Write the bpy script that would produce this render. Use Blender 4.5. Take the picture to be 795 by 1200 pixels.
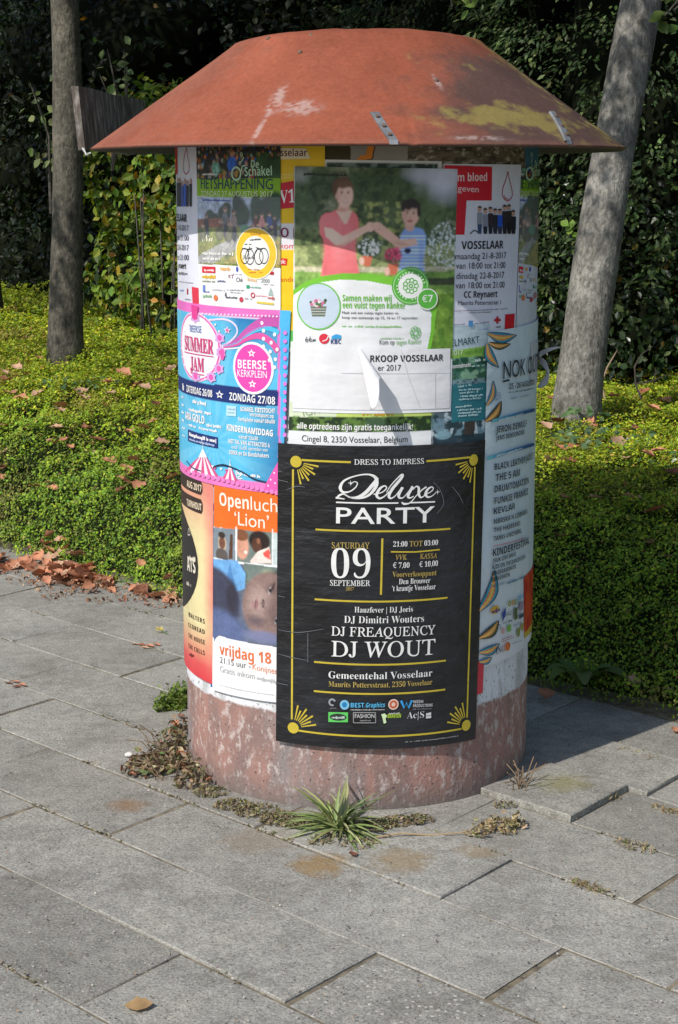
import bpy, bmesh, math, random
import numpy as np
from mathutils import Vector
from mathutils.geometry import tessellate_polygon

random.seed(7); rng = np.random.default_rng(11)
scene = bpy.context.scene
COL = scene.collection
for o in list(bpy.data.objects): bpy.data.objects.remove(o)

# ------------------------------------------------------------------ camera, sky, sun, exposure
F, TILT, DY, CAMH, CX, R = 2044.9, .18751, 4.5557, 1.5272, .0482, .46
cam = bpy.data.cameras.new('camera'); camo = bpy.data.objects.new('camera', cam); COL.objects.link(camo)
camo.location = (0, 0, CAMH); camo.rotation_euler = (math.pi/2 - TILT, 0, 0)
cam.sensor_fit = 'VERTICAL'; cam.sensor_height = 36; cam.lens = F/1200*36
cam.clip_start = .05; cam.clip_end = 900
scene.camera = camo
SUN_AZ, SUN_EL = 44.0, 43.5            # the sun stands in front-left of the column, behind the camera's left shoulder
w = bpy.data.worlds.new('World'); scene.world = w; w.use_nodes = True
nt = w.node_tree; bg = nt.nodes['Background']
sky = nt.nodes.new('ShaderNodeTexSky'); sky.sky_type = 'NISHITA'; sky.sun_disc = False
sky.sun_elevation = math.radians(SUN_EL); sky.sun_rotation = math.radians(180+SUN_AZ)
nt.links.new(sky.outputs[0], bg.inputs[0]); bg.inputs[1].default_value = .112
sl = bpy.data.lights.new('sun', 'SUN'); sl.energy = 3.55; sl.angle = math.radians(.53); sl.color = (1, .95, .87)
so = bpy.data.objects.new('sun', sl); COL.objects.link(so)
ca, ce = math.radians(SUN_AZ), math.radians(SUN_EL)
SDIR = Vector((math.sin(ca)*math.cos(ce), math.cos(ca)*math.cos(ce), -math.sin(ce)))
so.rotation_euler = SDIR.to_track_quat('-Z', 'Y').to_euler(); so.location = (-4, -4, 8)
scene.view_settings.view_transform = 'Standard'; scene.view_settings.look = 'None'
scene.view_settings.exposure = 0.25; scene.view_settings.gamma = 1
scene.cycles.use_denoising = True
scene.cycles.max_bounces = 6; scene.cycles.diffuse_bounces = 3; scene.cycles.transparent_max_bounces = 6

# ------------------------------------------------------------------ helpers
def lin(c):
    c = np.asarray(c, float)/255
    return np.where(c <= .04045, c/12.92, ((c+.055)/1.055)**2.4)
def tag(o, label=None, cat=None, group=None, kind=None):
    if label: o['label'] = label
    if cat: o['category'] = cat
    if group: o['group'] = group
    if kind: o['kind'] = kind
    return o
def empty(name, loc, label=None, cat=None, group=None):
    o = bpy.data.objects.new(name, None); COL.objects.link(o); o.location = loc; o.empty_display_size = .1
    return tag(o, label, cat, group)
def link(name, me, parent=None):
    o = bpy.data.objects.new(name, me); COL.objects.link(o)
    if parent is not None:
        o.parent = parent; o.location = -Vector(parent.location) if parent.type == 'EMPTY' else (0, 0, 0)
    return o
def np_mesh(name, V, Fc, mats, parent=None, col=None, smooth=False, mi=None):
    V = np.asarray(V, np.float32); Fc = np.asarray(Fc, np.int32)
    me = bpy.data.meshes.new(name); k = Fc.shape[1]
    me.vertices.add(len(V)); me.vertices.foreach_set('co', V.ravel())
    me.loops.add(Fc.size); me.loops.foreach_set('vertex_index', Fc.ravel())
    me.polygons.add(len(Fc)); me.polygons.foreach_set('loop_start', np.arange(0, Fc.size, k, dtype=np.int32))
    if mi is not None: me.polygons.foreach_set('material_index', np.asarray(mi, np.int32))
    me.polygons.foreach_set('use_smooth', np.full(len(Fc), smooth))
    if col is not None:
        a = me.color_attributes.new('Col', 'FLOAT_COLOR', 'POINT')
        c4 = np.ones((len(V), 4), np.float32); c4[:, :3] = col; a.data.foreach_set('color', c4.ravel())
    me.update(calc_edges=True); me.validate()
    for m in (mats if isinstance(mats, (list, tuple)) else [mats]): me.materials.append(m)
    return link(name, me, parent)
class MB:
    """collects polygons for ONE mesh"""
    def __init__(s): s.v = []; s.f = []; s.mi = []; s.mats = []
    def m(s, mat):
        if mat not in s.mats: s.mats.append(mat)
        return s.mats.index(mat)
    def poly(s, pts, mat, faces=None):
        b = len(s.v); s.v += [tuple(p) for p in pts]; i = s.m(mat)
        for f in (faces or [range(len(pts))]): s.f.append([b+k for k in f]); s.mi.append(i)
    def box(s, c, size, mat, M=None, taper=1):
        x, y, z = [q/2 for q in size]; P = []
        for k in (-1, 1):
            tp = taper if k > 0 else 1
            for a, b_ in ((-1, -1), (1, -1), (1, 1), (-1, 1)):
                p = Vector((a*x*tp, b_*y*tp, k*z))
                P.append((M @ p if M else p) + Vector(c))
        s.poly(P, mat, [(3, 2, 1, 0), (4, 5, 6, 7), (0, 1, 5, 4), (1, 2, 6, 5), (2, 3, 7, 6), (3, 0, 4, 7)])
    def tube(s, path, rad, mat, n=8, cap=True):
        path = [Vector(p) for p in path]; rings = []; up = Vector((.31, .2, .93)).normalized()
        for i, p in enumerate(path):
            t = (path[min(i+1, len(path)-1)] - path[max(i-1, 0)]).normalized()
            a = t.cross(up); a = a.normalized() if a.length > 1e-4 else t.orthogonal().normalized()
            b_ = t.cross(a); r = rad[i] if isinstance(rad, (list, tuple)) else rad
            rings.append([p + (a*math.cos(q) + b_*math.sin(q))*r for q in [2*math.pi*k/n for k in range(n)]])
        P = [q for r_ in rings for q in r_]; fs = []
        for i in range(len(path)-1):
            for k in range(n):
                k2 = (k+1) % n; fs.append((i*n+k, i*n+k2, (i+1)*n+k2, (i+1)*n+k))
        if cap: fs += [tuple(range(n-1, -1, -1)), tuple((len(path)-1)*n+k for k in range(n))]
        s.poly(P, mat, fs)
    def build(s, name, parent=None, smooth=False):
        me = bpy.data.meshes.new(name); me.from_pydata([tuple(p) for p in s.v], [], s.f)
        for m in s.mats: me.materials.append(m)
        me.polygons.foreach_set('material_index', s.mi)
        me.polygons.foreach_set('use_smooth', [smooth]*len(s.f)); me.update()
        return link(name, me, parent)
def hash2(ix, iy, seed):
    n = (ix*374761393 + iy*668265263 + seed*1442695041) & 0x7fffffff
    n = ((n ^ (n >> 13))*1274126177) & 0x7fffffff
    return ((n ^ (n >> 16)) & 0xffff)/65535.0
def vnoise(x, y, seed=0):
    x = np.asarray(x, float); y = np.asarray(y, float)
    ix = np.floor(x).astype(np.int64); iy = np.floor(y).astype(np.int64); fx = x-ix; fy = y-iy
    fx = fx*fx*(3-2*fx); fy = fy*fy*(3-2*fy)
    a = hash2(ix, iy, seed); b = hash2(ix+1, iy, seed); c = hash2(ix, iy+1, seed); d = hash2(ix+1, iy+1, seed)
    return a+(b-a)*fx+(c-a)*fy+(a-b-c+d)*fx*fy
def fbm(x, y, seed=0, oct=4):
    s = 0; a = .5; n = 0
    for k in range(oct):
        s = s+a*vnoise(x*2**k, y*2**k, seed+k*17); n += a; a *= .5
    return s/n
# ---- the photograph's pixel grid (795x1200) turned into points of the real surfaces
_c, _s = math.cos(TILT), math.sin(TILT)
def ray(px, py):
    a = (px-397.5)/F; b = -(py-600)/F
    return a, _c+b*_s, -_s+b*_c
def gnd(px, py, z=0.0):
    d = ray(px, py); k = (z-CAMH)/d[2]; return Vector((k*d[0], k*d[1], z))
def at_depth(px, py, y):
    d = ray(px, py); k = y/d[1]; return Vector((k*d[0], y, CAMH+k*d[2]))
def cyl(px, py, r=R):
    d = ray(px, py); A = d[0]**2+d[1]**2; B = -2*(d[0]*CX+d[1]*DY); C = CX**2+DY**2-r*r
    k = (-B-math.sqrt(max(B*B-4*A*C, 0)))/2/A
    return math.atan2(k*d[0]-CX, -(k*d[1]-DY))*R, CAMH+k*d[2]      # (arc metres, height)
def on_cyl(s, z, r):
    a = s/R; return (CX+r*math.sin(a), DY-r*math.cos(a), z)

# ------------------------------------------------------------------ materials
def new_mat(name):
    m = bpy.data.materials.new(name); m.use_nodes = True
    return m, m.node_tree, m.node_tree.nodes['Principled BSDF']
def N(nt, typ, **kw):
    n = nt.nodes.new(typ)
    for k, v in kw.items():
        if k.startswith('i_'):
            key = k[2:]; n.inputs[int(key) if key.isdigit() else key.replace('_', ' ')].default_value = v
        else: setattr(n, k, v)
    return n
def ramp(nt, fac, stops):
    r = nt.nodes.new('ShaderNodeValToRGB'); e = r.color_ramp.elements
    while len(e) < len(stops): e.new(.5)
    for q, (p, c) in zip(e, stops):
        q.position = p; q.color = tuple(c)+(1,) if len(c) == 3 else c
    nt.links.new(fac, r.inputs[0]); return r.outputs[0]
def gray(v): return (v, v, v)
def mix(nt, fac, a, b, mode='MIX'):
    n = nt.nodes.new('ShaderNodeMix'); n.data_type = 'RGBA'; n.blend_type = mode
    if isinstance(fac, (int, float)): n.inputs[0].default_value = fac
    else: nt.links.new(fac, n.inputs[0])
    for i, q in ((6, a), (7, b)):
        if isinstance(q, (tuple, list)): n.inputs[i].default_value = tuple(q)+(1,) if len(q) == 3 else q
        else: nt.links.new(q, n.inputs[i])
    return n.outputs[2]
def noise(nt, scale, detail=4, rough=.6, vec=None, stretch=None):
    n = N(nt, 'ShaderNodeTexNoise', i_Scale=scale, i_Detail=detail, i_Roughness=rough)
    tc = N(nt, 'ShaderNodeTexCoord')
    if stretch:
        mp = N(nt, 'ShaderNodeMapping'); mp.inputs['Scale'].default_value = stretch
        nt.links.new(tc.outputs['Object'], mp.inputs[0]); nt.links.new(mp.outputs[0], n.inputs[0])
    else: nt.links.new(tc.outputs['Object'], n.inputs[0])
    return n.outputs['Fac']
def bump(nt, bs, h, strength=.3, dist=.01, prev=None):
    b = N(nt, 'ShaderNodeBump', i_Strength=strength, i_Distance=dist); nt.links.new(h, b.inputs['Height'])
    if prev is not None: nt.links.new(prev, b.inputs['Normal'])
    nt.links.new(b.outputs[0], bs.inputs['Normal']); return b.outputs[0]
_mc = {}
def flat(name, c, rough=.6, metal=0, spec=.5, var=0):
    key = (name, tuple(c))
    if key in _mc: return _mc[key]
    m, t, b = new_mat(name); b.inputs['Roughness'].default_value = rough; b.inputs['Metallic'].default_value = metal
    b.inputs['Specular IOR Level'].default_value = spec; b.inputs['Base Color'].default_value = tuple(c)+(1,)
    if var:
        n = noise(t, 30, 4); lo = tuple(x*(1-var) for x in c); hi = tuple(min(1, x*(1+var)) for x in c)
        t.links.new(ramp(t, n, [(.3, lo), (.7, hi)]), b.inputs['Base Color']); bump(t, b, n, .2, .004)
    _mc[key] = m; return m
def paper_nodes(t, b, wrinkle=.2):
    b.inputs['Roughness'].default_value = .5; b.inputs['Specular IOR Level'].default_value = .35
    n1 = noise(t, 5, 3, .55, stretch=(1, 1, 2.2)); n2 = noise(t, 40, 2, .5)
    p = bump(t, b, n1, wrinkle, .03); bump(t, b, n2, .06, .003, p)
def ink(r, g, b_):
    key = ('ink', r, g, b_)
    if key in _mc: return _mc[key]
    m, t, b = new_mat('printed_ink'); b.inputs['Base Color'].default_value = tuple(lin((r, g, b_))*.86)+(1,)
    paper_nodes(t, b); _mc[key] = m; return m
m_print, t, b = new_mat('printed_paper')
a = N(t, 'ShaderNodeVertexColor', layer_name='Col')
grime = ramp(t, noise(t, 14, 4, .65, stretch=(1, 1, .5)), [(.3, gray(.88)), (.6, gray(1))])
t.links.new(mix(t, 1.0, a.outputs[0], grime, 'MULTIPLY'), b.inputs['Base Color']); paper_nodes(t, b)
# glossy black poster with horizontal creases
m_black, t, b = new_mat('black_poster_print')
crease = noise(t, 3.2, 5, .6, stretch=(.9, .9, 9)); fig = noise(t, 5, 5, .6)
t.links.new(ramp(t, fig, [(.38, (.008, .008, .0095)), (.62, (.018, .019, .023))]), b.inputs['Base Color'])
b.inputs['Roughness'].default_value = .34; b.inputs['Specular IOR Level'].default_value = .5
p = bump(t, b, noise(t, 7, 4, .55, stretch=(1, 1, 1.6)), .42, .03); bump(t, b, crease, .2, .02, p)
# column: white paint above, worn red band below
m_col, t, b = new_mat('painted_concrete')
tc = N(t, 'ShaderNodeTexCoord'); sx = N(t, 'ShaderNodeSeparateXYZ'); t.links.new(tc.outputs['Object'], sx.inputs[0])
big = noise(t, 3, 5, .65, stretch=(1, 1, .5)); fine = noise(t, 55, 5, .7, stretch=(1, 1, .6)); streak = noise(t, 14, 5, .7, stretch=(1, 1, .28)); pit = noise(t, 120, 2, .5)
white = mix(t, ramp(t, streak, [(.5, gray(0)), (.6, gray(.7))]), (.72, .735, .76), (.36, .36, .355))
white = mix(t, ramp(t, big, [(.45, gray(0)), (.62, gray(.35))]), white, (.50, .50, .50))
white = mix(t, ramp(t, pit, [(.64, gray(0)), (.70, gray(.9))]), white, (.10, .10, .10))
red = mix(t, ramp(t, streak, [(.36, gray(0)), (.60, gray(1))]), (.22, .15, .135), (.36, .195, .16))
red = mix(t, ramp(t, big, [(.55, gray(0)), (.66, gray(.75))]), red, (.24, .235, .24))
red = mix(t, ramp(t, fine, [(.53, gray(0)), (.63, gray(.8))]), red, (.54, .47, .44))
red = mix(t, ramp(t, pit, [(.66, gray(0)), (.70, gray(.9))]), red, (.05, .04, .04))
low = N(t, 'ShaderNodeMapRange'); low.inputs[1].default_value = 0; low.inputs[2].default_value = .07; low.inputs[3].default_value = .75; low.inputs[4].default_value = 0
t.links.new(sx.outputs[2], low.inputs[0]); red = mix(t, low.outputs[0], red, (.13, .12, .11))
zz = N(t, 'ShaderNodeMath', operation='MULTIPLY_ADD', i_1=.03, i_2=0); t.links.new(streak, zz.inputs[0])
za = N(t, 'ShaderNodeMath', operation='ADD'); t.links.new(sx.outputs[2], za.inputs[0]); t.links.new(zz.outputs[0], za.inputs[1])
ZB = cyl(325, 835)[1]
st = ramp(t, za.outputs[0], [(0, gray(0)), (1, gray(1))])
mr = N(t, 'ShaderNodeMapRange'); mr.inputs[1].default_value = ZB+.012; mr.inputs[2].default_value = ZB+.018; t.links.new(za.outputs[0], mr.inputs[0])
t.links.new(mix(t, mr.outputs[0], red, white), b.inputs['Base Color']); b.inputs['Roughness'].default_value = .75
p = bump(t, b, fine, .5, .006); bump(t, b, pit, .35, .004, p)
# roof: colour comes from a per-vertex map of paint, weathering and lichen, broken up by noise
m_roof, t, b = new_mat('weathered_roof_paint')
a = N(t, 'ShaderNodeVertexColor', layer_name='Col')
n1 = noise(t, 90, 5, .75); n2 = noise(t, 7, 5, .6)
c1 = mix(t, 1.0, a.outputs[0], ramp(t, n2, [(.25, gray(.82)), (.75, gray(1.12))]), 'MULTIPLY')
c1 = mix(t, ramp(t, n1, [(.60, gray(0)), (.78, gray(.16))]), c1, (.42, .27, .23))
t.links.new(mix(t, 1.0, c1, ramp(t, n1, [(.3, gray(.8)), (.6, gray(1.06))]), 'MULTIPLY'), b.inputs['Base Color'])
b.inputs['Roughness'].default_value = .68; b.inputs['Specular IOR Level'].default_value = .3
p = bump(t, b, n1, .25, .002); bump(t, b, n2, .2, .012, p)
m_under = flat('dark_roof_underside', (.07, .065, .06), .8)
m_zinc = flat('galvanised_steel', (.27, .28, .29), .55, .6, var=.35)
m_rust = flat('rusty_screw', (.16, .10, .07), .7, .2)
# plank
m_plank, t, b = new_mat('grey_weathered_wood')
g1 = noise(t, 34, 7, .75, stretch=(1, 1, .3)); g2 = noise(t, 7, 4, .6)
c1 = ramp(t, g1, [(.3, (.035, .026, .02)), (.5, (.13, .11, .09)), (.68, (.40, .38, .35))])
t.links.new(mix(t, 1.0, c1, ramp(t, g2, [(.3, gray(.6)), (.7, gray(1.2))]), 'MULTIPLY'), b.inputs['Base Color'])
b.inputs['Roughness'].default_value = .85; bump(t, b, g1, .5, .004)
# bark
def bark(name, dark, light):
    m, t, b = new_mat(name)
    g1 = noise(t, 18, 6, .7, stretch=(1, 1, .55)); g2 = noise(t, 3.2, 4, .6); g3 = noise(t, 70, 4, .65, stretch=(1, 1, .5))
    c1 = ramp(t, g1, [(.32, dark), (.66, light)])
    c1 = mix(t, ramp(t, g2, [(.56, gray(0)), (.66, gray(.6))]), c1, tuple(min(1, x*1.5) for x in light))
    g4 = noise(t, 11, 5, .7, stretch=(1, 1, 3.2)); c1 = mix(t, ramp(t, g4, [(.60, gray(0)), (.67, gray(.55))]), c1, tuple(x*.5 for x in dark))
    t.links.new(mix(t, 1.0, c1, ramp(t, g3, [(.35, gray(.5)), (.62, gray(1.15))]), 'MULTIPLY'), b.inputs['Base Color'])
    b.inputs['Roughness'].default_value = .85; p = bump(t, b, g1, .6, .015); bump(t, b, g3, .8, .01, p); return m
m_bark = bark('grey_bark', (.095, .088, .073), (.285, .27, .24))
m_bark3 = bark('shaded_grey_bark', (.055, .048, .036), (.15, .135, .105))  # grey bark darkened: the left trunk's shade is put into this colour
m_bark2 = bark('dark_bark', (.05, .045, .04), (.12, .11, .09))
# leaves: colour per leaf, a little light shines through
def leaf_mat(name, trans=.3, rough=.5, spec=.3):
    m, t, b = new_mat(name)
    a = N(t, 'ShaderNodeVertexColor', layer_name='Col'); t.links.new(a.outputs[0], b.inputs['Base Color'])
    b.inputs['Roughness'].default_value = rough; b.inputs['Specular IOR Level'].default_value = spec
    tr = N(t, 'ShaderNodeBsdfTranslucent'); hs = N(t, 'ShaderNodeHueSaturation', i_Saturation=1.15, i_Value=1.25)
    t.links.new(a.outputs[0], hs.inputs['Color']); t.links.new(hs.outputs[0], tr.inputs[0])
    mx = N(t, 'ShaderNodeMixShader'); mx.inputs[0].default_value = trans
    t.links.new(b.outputs[0], mx.inputs[1]); t.links.new(tr.outputs[0], mx.inputs[2])
    t.links.new(mx.outputs[0], t.nodes['Material Output'].inputs[0]); return m
m_leaf = leaf_mat('green_leaf'); m_gloss = leaf_mat('glossy_leaf', .15, .35, .5); m_dry = leaf_mat('dry_leaf', .12, .7, .2)
m_core = flat('painted_core_shade', (.006, .008, .004), .95, spec=.05)  # near-black cores, the shade inside the greenery put into their colour
m_soil = flat('dark_soil', (.045, .038, .026), .95, var=.4)
# concrete slabs
def slab_mat(name, speck):
    m, t, b = new_mat(name)
    gi = N(t, 'ShaderNodeNewGeometry'); n1 = noise(t, 160, 4, .75); n2 = noise(t, 4, 6, .65); n3 = noise(t, 26, 5, .65); n4 = noise(t, 75, 2, .5)
    c1 = ramp(t, gi.outputs['Random Per Island'], [(0, (.29, .279, .248)), (.4, (.33, .318, .285)), (.7, (.355, .343, .308)), (1, (.385, .373, .338))])
    c1 = mix(t, 1.0, c1, ramp(t, n2, [(.3, (.70, .69, .67)), (.5, (.98, .98, .98)), (.7, (1.14, 1.13, 1.10))]), 'MULTIPLY')
    c1 = mix(t, 1.0, c1, ramp(t, n3, [(.3, gray(.78)), (.65, gray(1.08))]), 'MULTIPLY')
    c1 = mix(t, 1.0, c1, ramp(t, n1, [(.32, gray(.5)), (.52, gray(1)), (.7, gray(1.4))]), 'MULTIPLY')
    c1 = mix(t, ramp(t, n4, [(.70, gray(0)), (.74, gray(.7))]), c1, (.06, .055, .05))
    vo = N(t, 'ShaderNodeTexVoronoi', i_Scale=85 if speck else 120); tc = N(t, 'ShaderNodeTexCoord'); t.links.new(tc.outputs['Object'], vo.inputs['Vector'])
    sep = N(t, 'ShaderNodeSeparateColor'); t.links.new(vo.outputs['Color'], sep.inputs[0])
    pick = ramp(t, sep.outputs[0], [(.72 if speck else .93, gray(0)), (.74 if speck else .94, gray(1))])
    dot = ramp(t, vo.outputs['Distance'], [(.28, gray(1)), (.34, gray(0))])
    mm = mix(t, 1.0, pick, dot, 'MULTIPLY')
    c1 = mix(t, mm, c1, (.50, .48, .44) if speck else (.44, .42, .38))
    # orange algae and moss stains where they lie on the slabs
    pos = N(t, 'ShaderNodeNewGeometry')
    for (q, rad, cc, s_) in ((gnd(375, 1013), .085, (.30, .19, .075), .75), (gnd(470, 1010), .09, (.28, .19, .085), .6), (gnd(150, 943), .06, (.26, .15, .07), .6), (gnd(560, 1000), .06, (.27, .19, .085), .5), (gnd(660, 925), .09, (.24, .22, .06), .5), (gnd(300, 985), .11, (.28, .22, .15), .5)):
        sb = N(t, 'ShaderNodeVectorMath', operation='SUBTRACT'); t.links.new(pos.outputs['Position'], sb.inputs[0]); sb.inputs[1].default_value = q
        ln = N(t, 'ShaderNodeVectorMath', operation='LENGTH'); t.links.new(sb.outputs[0], ln.inputs[0])
        ad = N(t, 'ShaderNodeMath', operation='MULTIPLY_ADD', i_1=rad*1.6, i_2=-rad*.8); t.links.new(n3, ad.inputs[0])
        su = N(t, 'ShaderNodeMath', operation='ADD'); t.links.new(ln.outputs['Value'], su.inputs[0]); t.links.new(ad.outputs[0], su.inputs[1])
        mr = N(t, 'ShaderNodeMapRange'); mr.inputs[1].default_value = rad*.35; mr.inputs[2].default_value = rad; mr.inputs[3].default_value = s_; mr.inputs[4].default_value = 0
        t.links.new(su.outputs[0], mr.inputs[0]); c1 = mix(t, mr.outputs[0], c1, cc)
    t.links.new(c1, b.inputs['Base Color']); b.inputs['Roughness'].default_value = .88; b.inputs['Specular IOR Level'].default_value = .25
    p = bump(t, b, n1, .8, .004); bump(t, b, n3, .4, .008, p); return m
m_slab = slab_mat('concrete_slab', False); m_aggr = slab_mat('exposed_aggregate_slab', True)
m_sand = flat('joint_sand', (.175, .145, .10), .95, var=.55)

# ------------------------------------------------------------------ ground and paving
UA, VA = math.radians(-45.5), math.radians(51.5)
U = np.array([math.cos(UA), math.sin(UA)]); Vv = np.array([math.cos(VA), math.sin(VA)])
mb = MB(); mb.poly([(-300, -300, -.003), (300, -300, -.003), (300, 300, -.003), (-300, 300, -.003)], m_sand)
tag(mb.build('ground'), kind='structure')
rnd = random.Random(5); mb = MB(); gap = .002
raised = {}
fix = {3: -2.06, 5: -2.07, 6: -2.02}
for k in range(-9, 9):
    b0 = 1.805+.2865*k; b1 = b0+.2865; off = fix.get(k, (-2.307 if k % 2 == 0 else -2.0))
    for n in range(-9, 10):
        a0 = off+.594*n+rnd.uniform(-.006, .006); a1 = a0+.594
        cpos = U*(a0+a1)/2+Vv*(b0+b1)/2
        if abs(cpos[0]) > 4.2 or cpos[1] > 9 or b1 > 4.12: continue
        dz = rnd.gauss(0, .0008); tx, ty = rnd.gauss(0, .0014), rnd.gauss(0, .003)
        mat = m_slab
        if k == 1 and -2.02 < a0 < -1.9: mat = m_aggr; dz = -.002
        if k == 1 and -2.62 < a0 < -2.5: dz = .004
        if k == 3 and a0 < -2.6 and a0 > -2.7: dz = .003; tx = .008
        if k == 5 and a0 < -2.6 and a0 > -2.7: dz = .014; tx = .01
        if k == 6 and a0 < -2.5 and a0 > -2.7: dz = .007; tx = .006
        if k == 2 and -2.95 < a0 < -2.85: dz = -.001
        P = []
        g = gap*rnd.uniform(.6, 1.5)
        for (e, z) in ((g, -.05), (g, -.0025), (g+.003, 0)):
            for aa, bb in ((a0+e, b0+e), (a1-e, b0+e), (a1-e, b1-e), (a0+e, b1-e)):
                q = U*aa+Vv*bb; jx = rnd.uniform(-.0025, .0025)
                P.append((q[0]+jx, q[1]-jx, z+dz+(aa-(a0+a1)/2)*tx+(bb-(b0+b1)/2)*ty))
        mb.poly(P, mat, [(0, 1, 5, 4), (1, 2, 6, 5), (2, 3, 7, 6), (3, 0, 4, 7), (4, 5, 9, 8), (5, 6, 10, 9), (6, 7, 11, 10), (7, 4, 8, 11), (8, 9, 10, 11)])
tag(mb.build('pavement'), kind='structure')

# ------------------------------------------------------------------ planting bed (distance d in from its front edge, t along it)
P0 = np.array([.99, 4.9]); TD = np.array([-.688, .725]); ND = np.array([.725, .688])
def dt(x, y):
    q = np.stack([np.asarray(x)-P0[0], np.asarray(y)-P0[1]], -1); return q@ND, q@TD
def xy(d, tt):
    d = np.asarray(d, float); tt = np.asarray(tt, float)
    return P0[0]+d*ND[0]+tt*TD[0], P0[1]+d*ND[1]+tt*TD[1]
def front(tt): q = np.clip((tt+.5)/2.0, 0, 1); return -.17*q*q*(3-2*q)+.05*(vnoise(tt*2.3, tt*0, 3)-.5)
def bed_z(d, tt):
    e = np.maximum(np.asarray(d)-front(np.asarray(tt)), 0)
    b_ = .545*(1-np.exp(-e/.30))
    return b_+(.11*(fbm(np.asarray(d)*2.2, np.asarray(tt)*2.2, 5)-.5)+.05*(vnoise(np.asarray(d)*7, np.asarray(tt)*7, 9)-.5))*np.clip(e/.3, 0, 1)
dd, tt = np.meshgrid(np.linspace(-.35, 8, 260), np.linspace(-6, 30, 900), indexing='ij')
X, Y = xy(dd, tt); Z = np.where(dd > front(tt)+.05, bed_z(dd-.06, tt)-.085, -.03)
idx = np.arange(dd.size).reshape(dd.shape)
Q = np.stack([idx[:-1, :-1], idx[1:, :-1], idx[1:, 1:], idx[:-1, 1:]], -1).reshape(-1, 4)
m_bedsoil = flat('shaded_bed_soil', (.018, .025, .008), .95, spec=.1, var=.4)  # near-black, the shade under the leaves put into the soil colour
tag(np_mesh('planting_bed_soil', np.stack([X, Y, Z], -1).reshape(-1, 3), Q, m_bedsoil, smooth=True), kind='structure')

def unit(v): return v/np.maximum(np.linalg.norm(v, axis=-1, keepdims=True), 1e-9)
def leaf_geo(P, Nn, size, aspect=.6, fold=.25, axis=None, bend=0.0):
    """one folded diamond-ish leaf of two quads per point: returns verts (n*6) and quads (n*2)"""
    n = len(P); Nn = unit(Nn)
    a = rng.normal(size=(n, 3)) if axis is None else axis+rng.normal(size=(n, 3))*.15
    a = unit(a-Nn*(a*Nn).sum(-1, keepdims=True)); b_ = np.cross(Nn, a); s = np.asarray(size).reshape(-1, 1)
    wd = s*aspect*.5; up = Nn*(fold*wd)
    v = np.stack([P-a*s*.5, P-a*s*.08+b_*wd+up, P+a*s*.5-Nn*s*bend, P-a*s*.08-b_*wd+up, P+a*s*.22+b_*wd*.72+up*.7-Nn*s*bend*.4, P+a*s*.22-b_*wd*.72+up*.7-Nn*s*bend*.4], 1)
    i = np.arange(n)[:, None]*6
    f = np.concatenate([i+np.array([[0, 1, 4, 2]]), i+np.array([[0, 2, 5, 3]])], 0)
    return v.reshape(-1, 3), f
def leaf_obj(name, P, Nn, size, cols, mat, parent=None, **kw):
    v, f = leaf_geo(P, Nn, size, **kw)
    return np_mesh(name, v, f, mat, parent, col=np.repeat(cols, 6, 0))
def pick_cols(n, table, jitter=.25):
    """table: (weight, rgb) rows -> a colour per leaf"""
    wts = np.array([q[0] for q in table], float); wts /= wts.sum()
    c = np.array([q[1] for q in table])[rng.choice(len(table), n, p=wts)]
    return np.clip(c*(1+rng.normal(size=(n, 1))*jitter)*(1+rng.normal(size=(n, 3))*.07), .004, .9)

nb = 600000
d = rng.uniform(-.2, 5.2, nb*6); tt = rng.uniform(-3, 15, nb*6); x, y = xy(d, tt)
e = np.maximum(d-front(tt), 0); slope = .545/.30*np.exp(-e/.30)
pp = np.sqrt(1+slope**2)*np.clip((5.2/y)**1.7, .05, 1)*(d > front(tt))
view = np.abs(x/y) < .27; pp = np.where(view, pp, pp*.22); inv = (np.abs(x/y) < .6) & (y > 3.6); keep = inv & (rng.uniform(size=len(pp))*1.15 < pp)
d, tt, x, y = d[keep][:nb], tt[keep][:nb], x[keep][:nb], y[keep][:nb]
n = len(d); patch = fbm(x*2.6, y*2.6, 31); zb_ = bed_z(d, tt); patch2 = fbm(tt*9, (d+zb_)*9, 51, 3)
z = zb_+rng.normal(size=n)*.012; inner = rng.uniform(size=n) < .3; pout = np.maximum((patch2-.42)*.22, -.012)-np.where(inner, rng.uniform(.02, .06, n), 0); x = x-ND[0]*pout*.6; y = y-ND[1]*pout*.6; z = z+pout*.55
slope = .545/.30*np.exp(-np.maximum(d-front(tt), 0)/.30)
Nb = unit(np.stack([-slope*ND[0], -slope*ND[1], np.ones(n)], -1))*.9+rng.normal(size=(n, 3))*.45+np.array([-.15, -.15, .1])
sz = (.006+.0115*rng.uniform(size=n)**1.6)*np.clip(y/6.5, 1, 2.0)*np.where(np.abs(x/y) < .27, 1, 1.9)
cols = pick_cols(n, [(4, (.195, .30, .022)), (3, (.125, .225, .022)), (2, (.30, .37, .036)), (1, (.085, .15, .02)), (.35, (.30, .26, .07)), (.12, (.22, .12, .05))])
cols *= (.70+.85*patch)[:, None]*(.75+.5*patch2)[:, None]*np.where(inner, .55, 1)[:, None]  # set-back leaves darkened in the colour, like the shade between them
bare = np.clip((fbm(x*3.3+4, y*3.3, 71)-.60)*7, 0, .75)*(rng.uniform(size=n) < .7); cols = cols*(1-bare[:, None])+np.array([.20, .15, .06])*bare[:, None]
topq = np.clip((d-front(tt)-.25)/.6, 0, 1)[:, None]; cols = cols*(np.array([.95, 1.0, .95])*(1-topq)+np.array([1.5, 1.24, 1.0])*topq)   # yellower leaves on top, with the top's sunlit brightness put into their colour
tag(leaf_obj('ground_cover', np.stack([x, y, z], -1), Nb, sz, cols, m_leaf, aspect=.62), 'low dense mat of small green leaves covering the raised bed', 'ground cover', kind='stuff')

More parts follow.
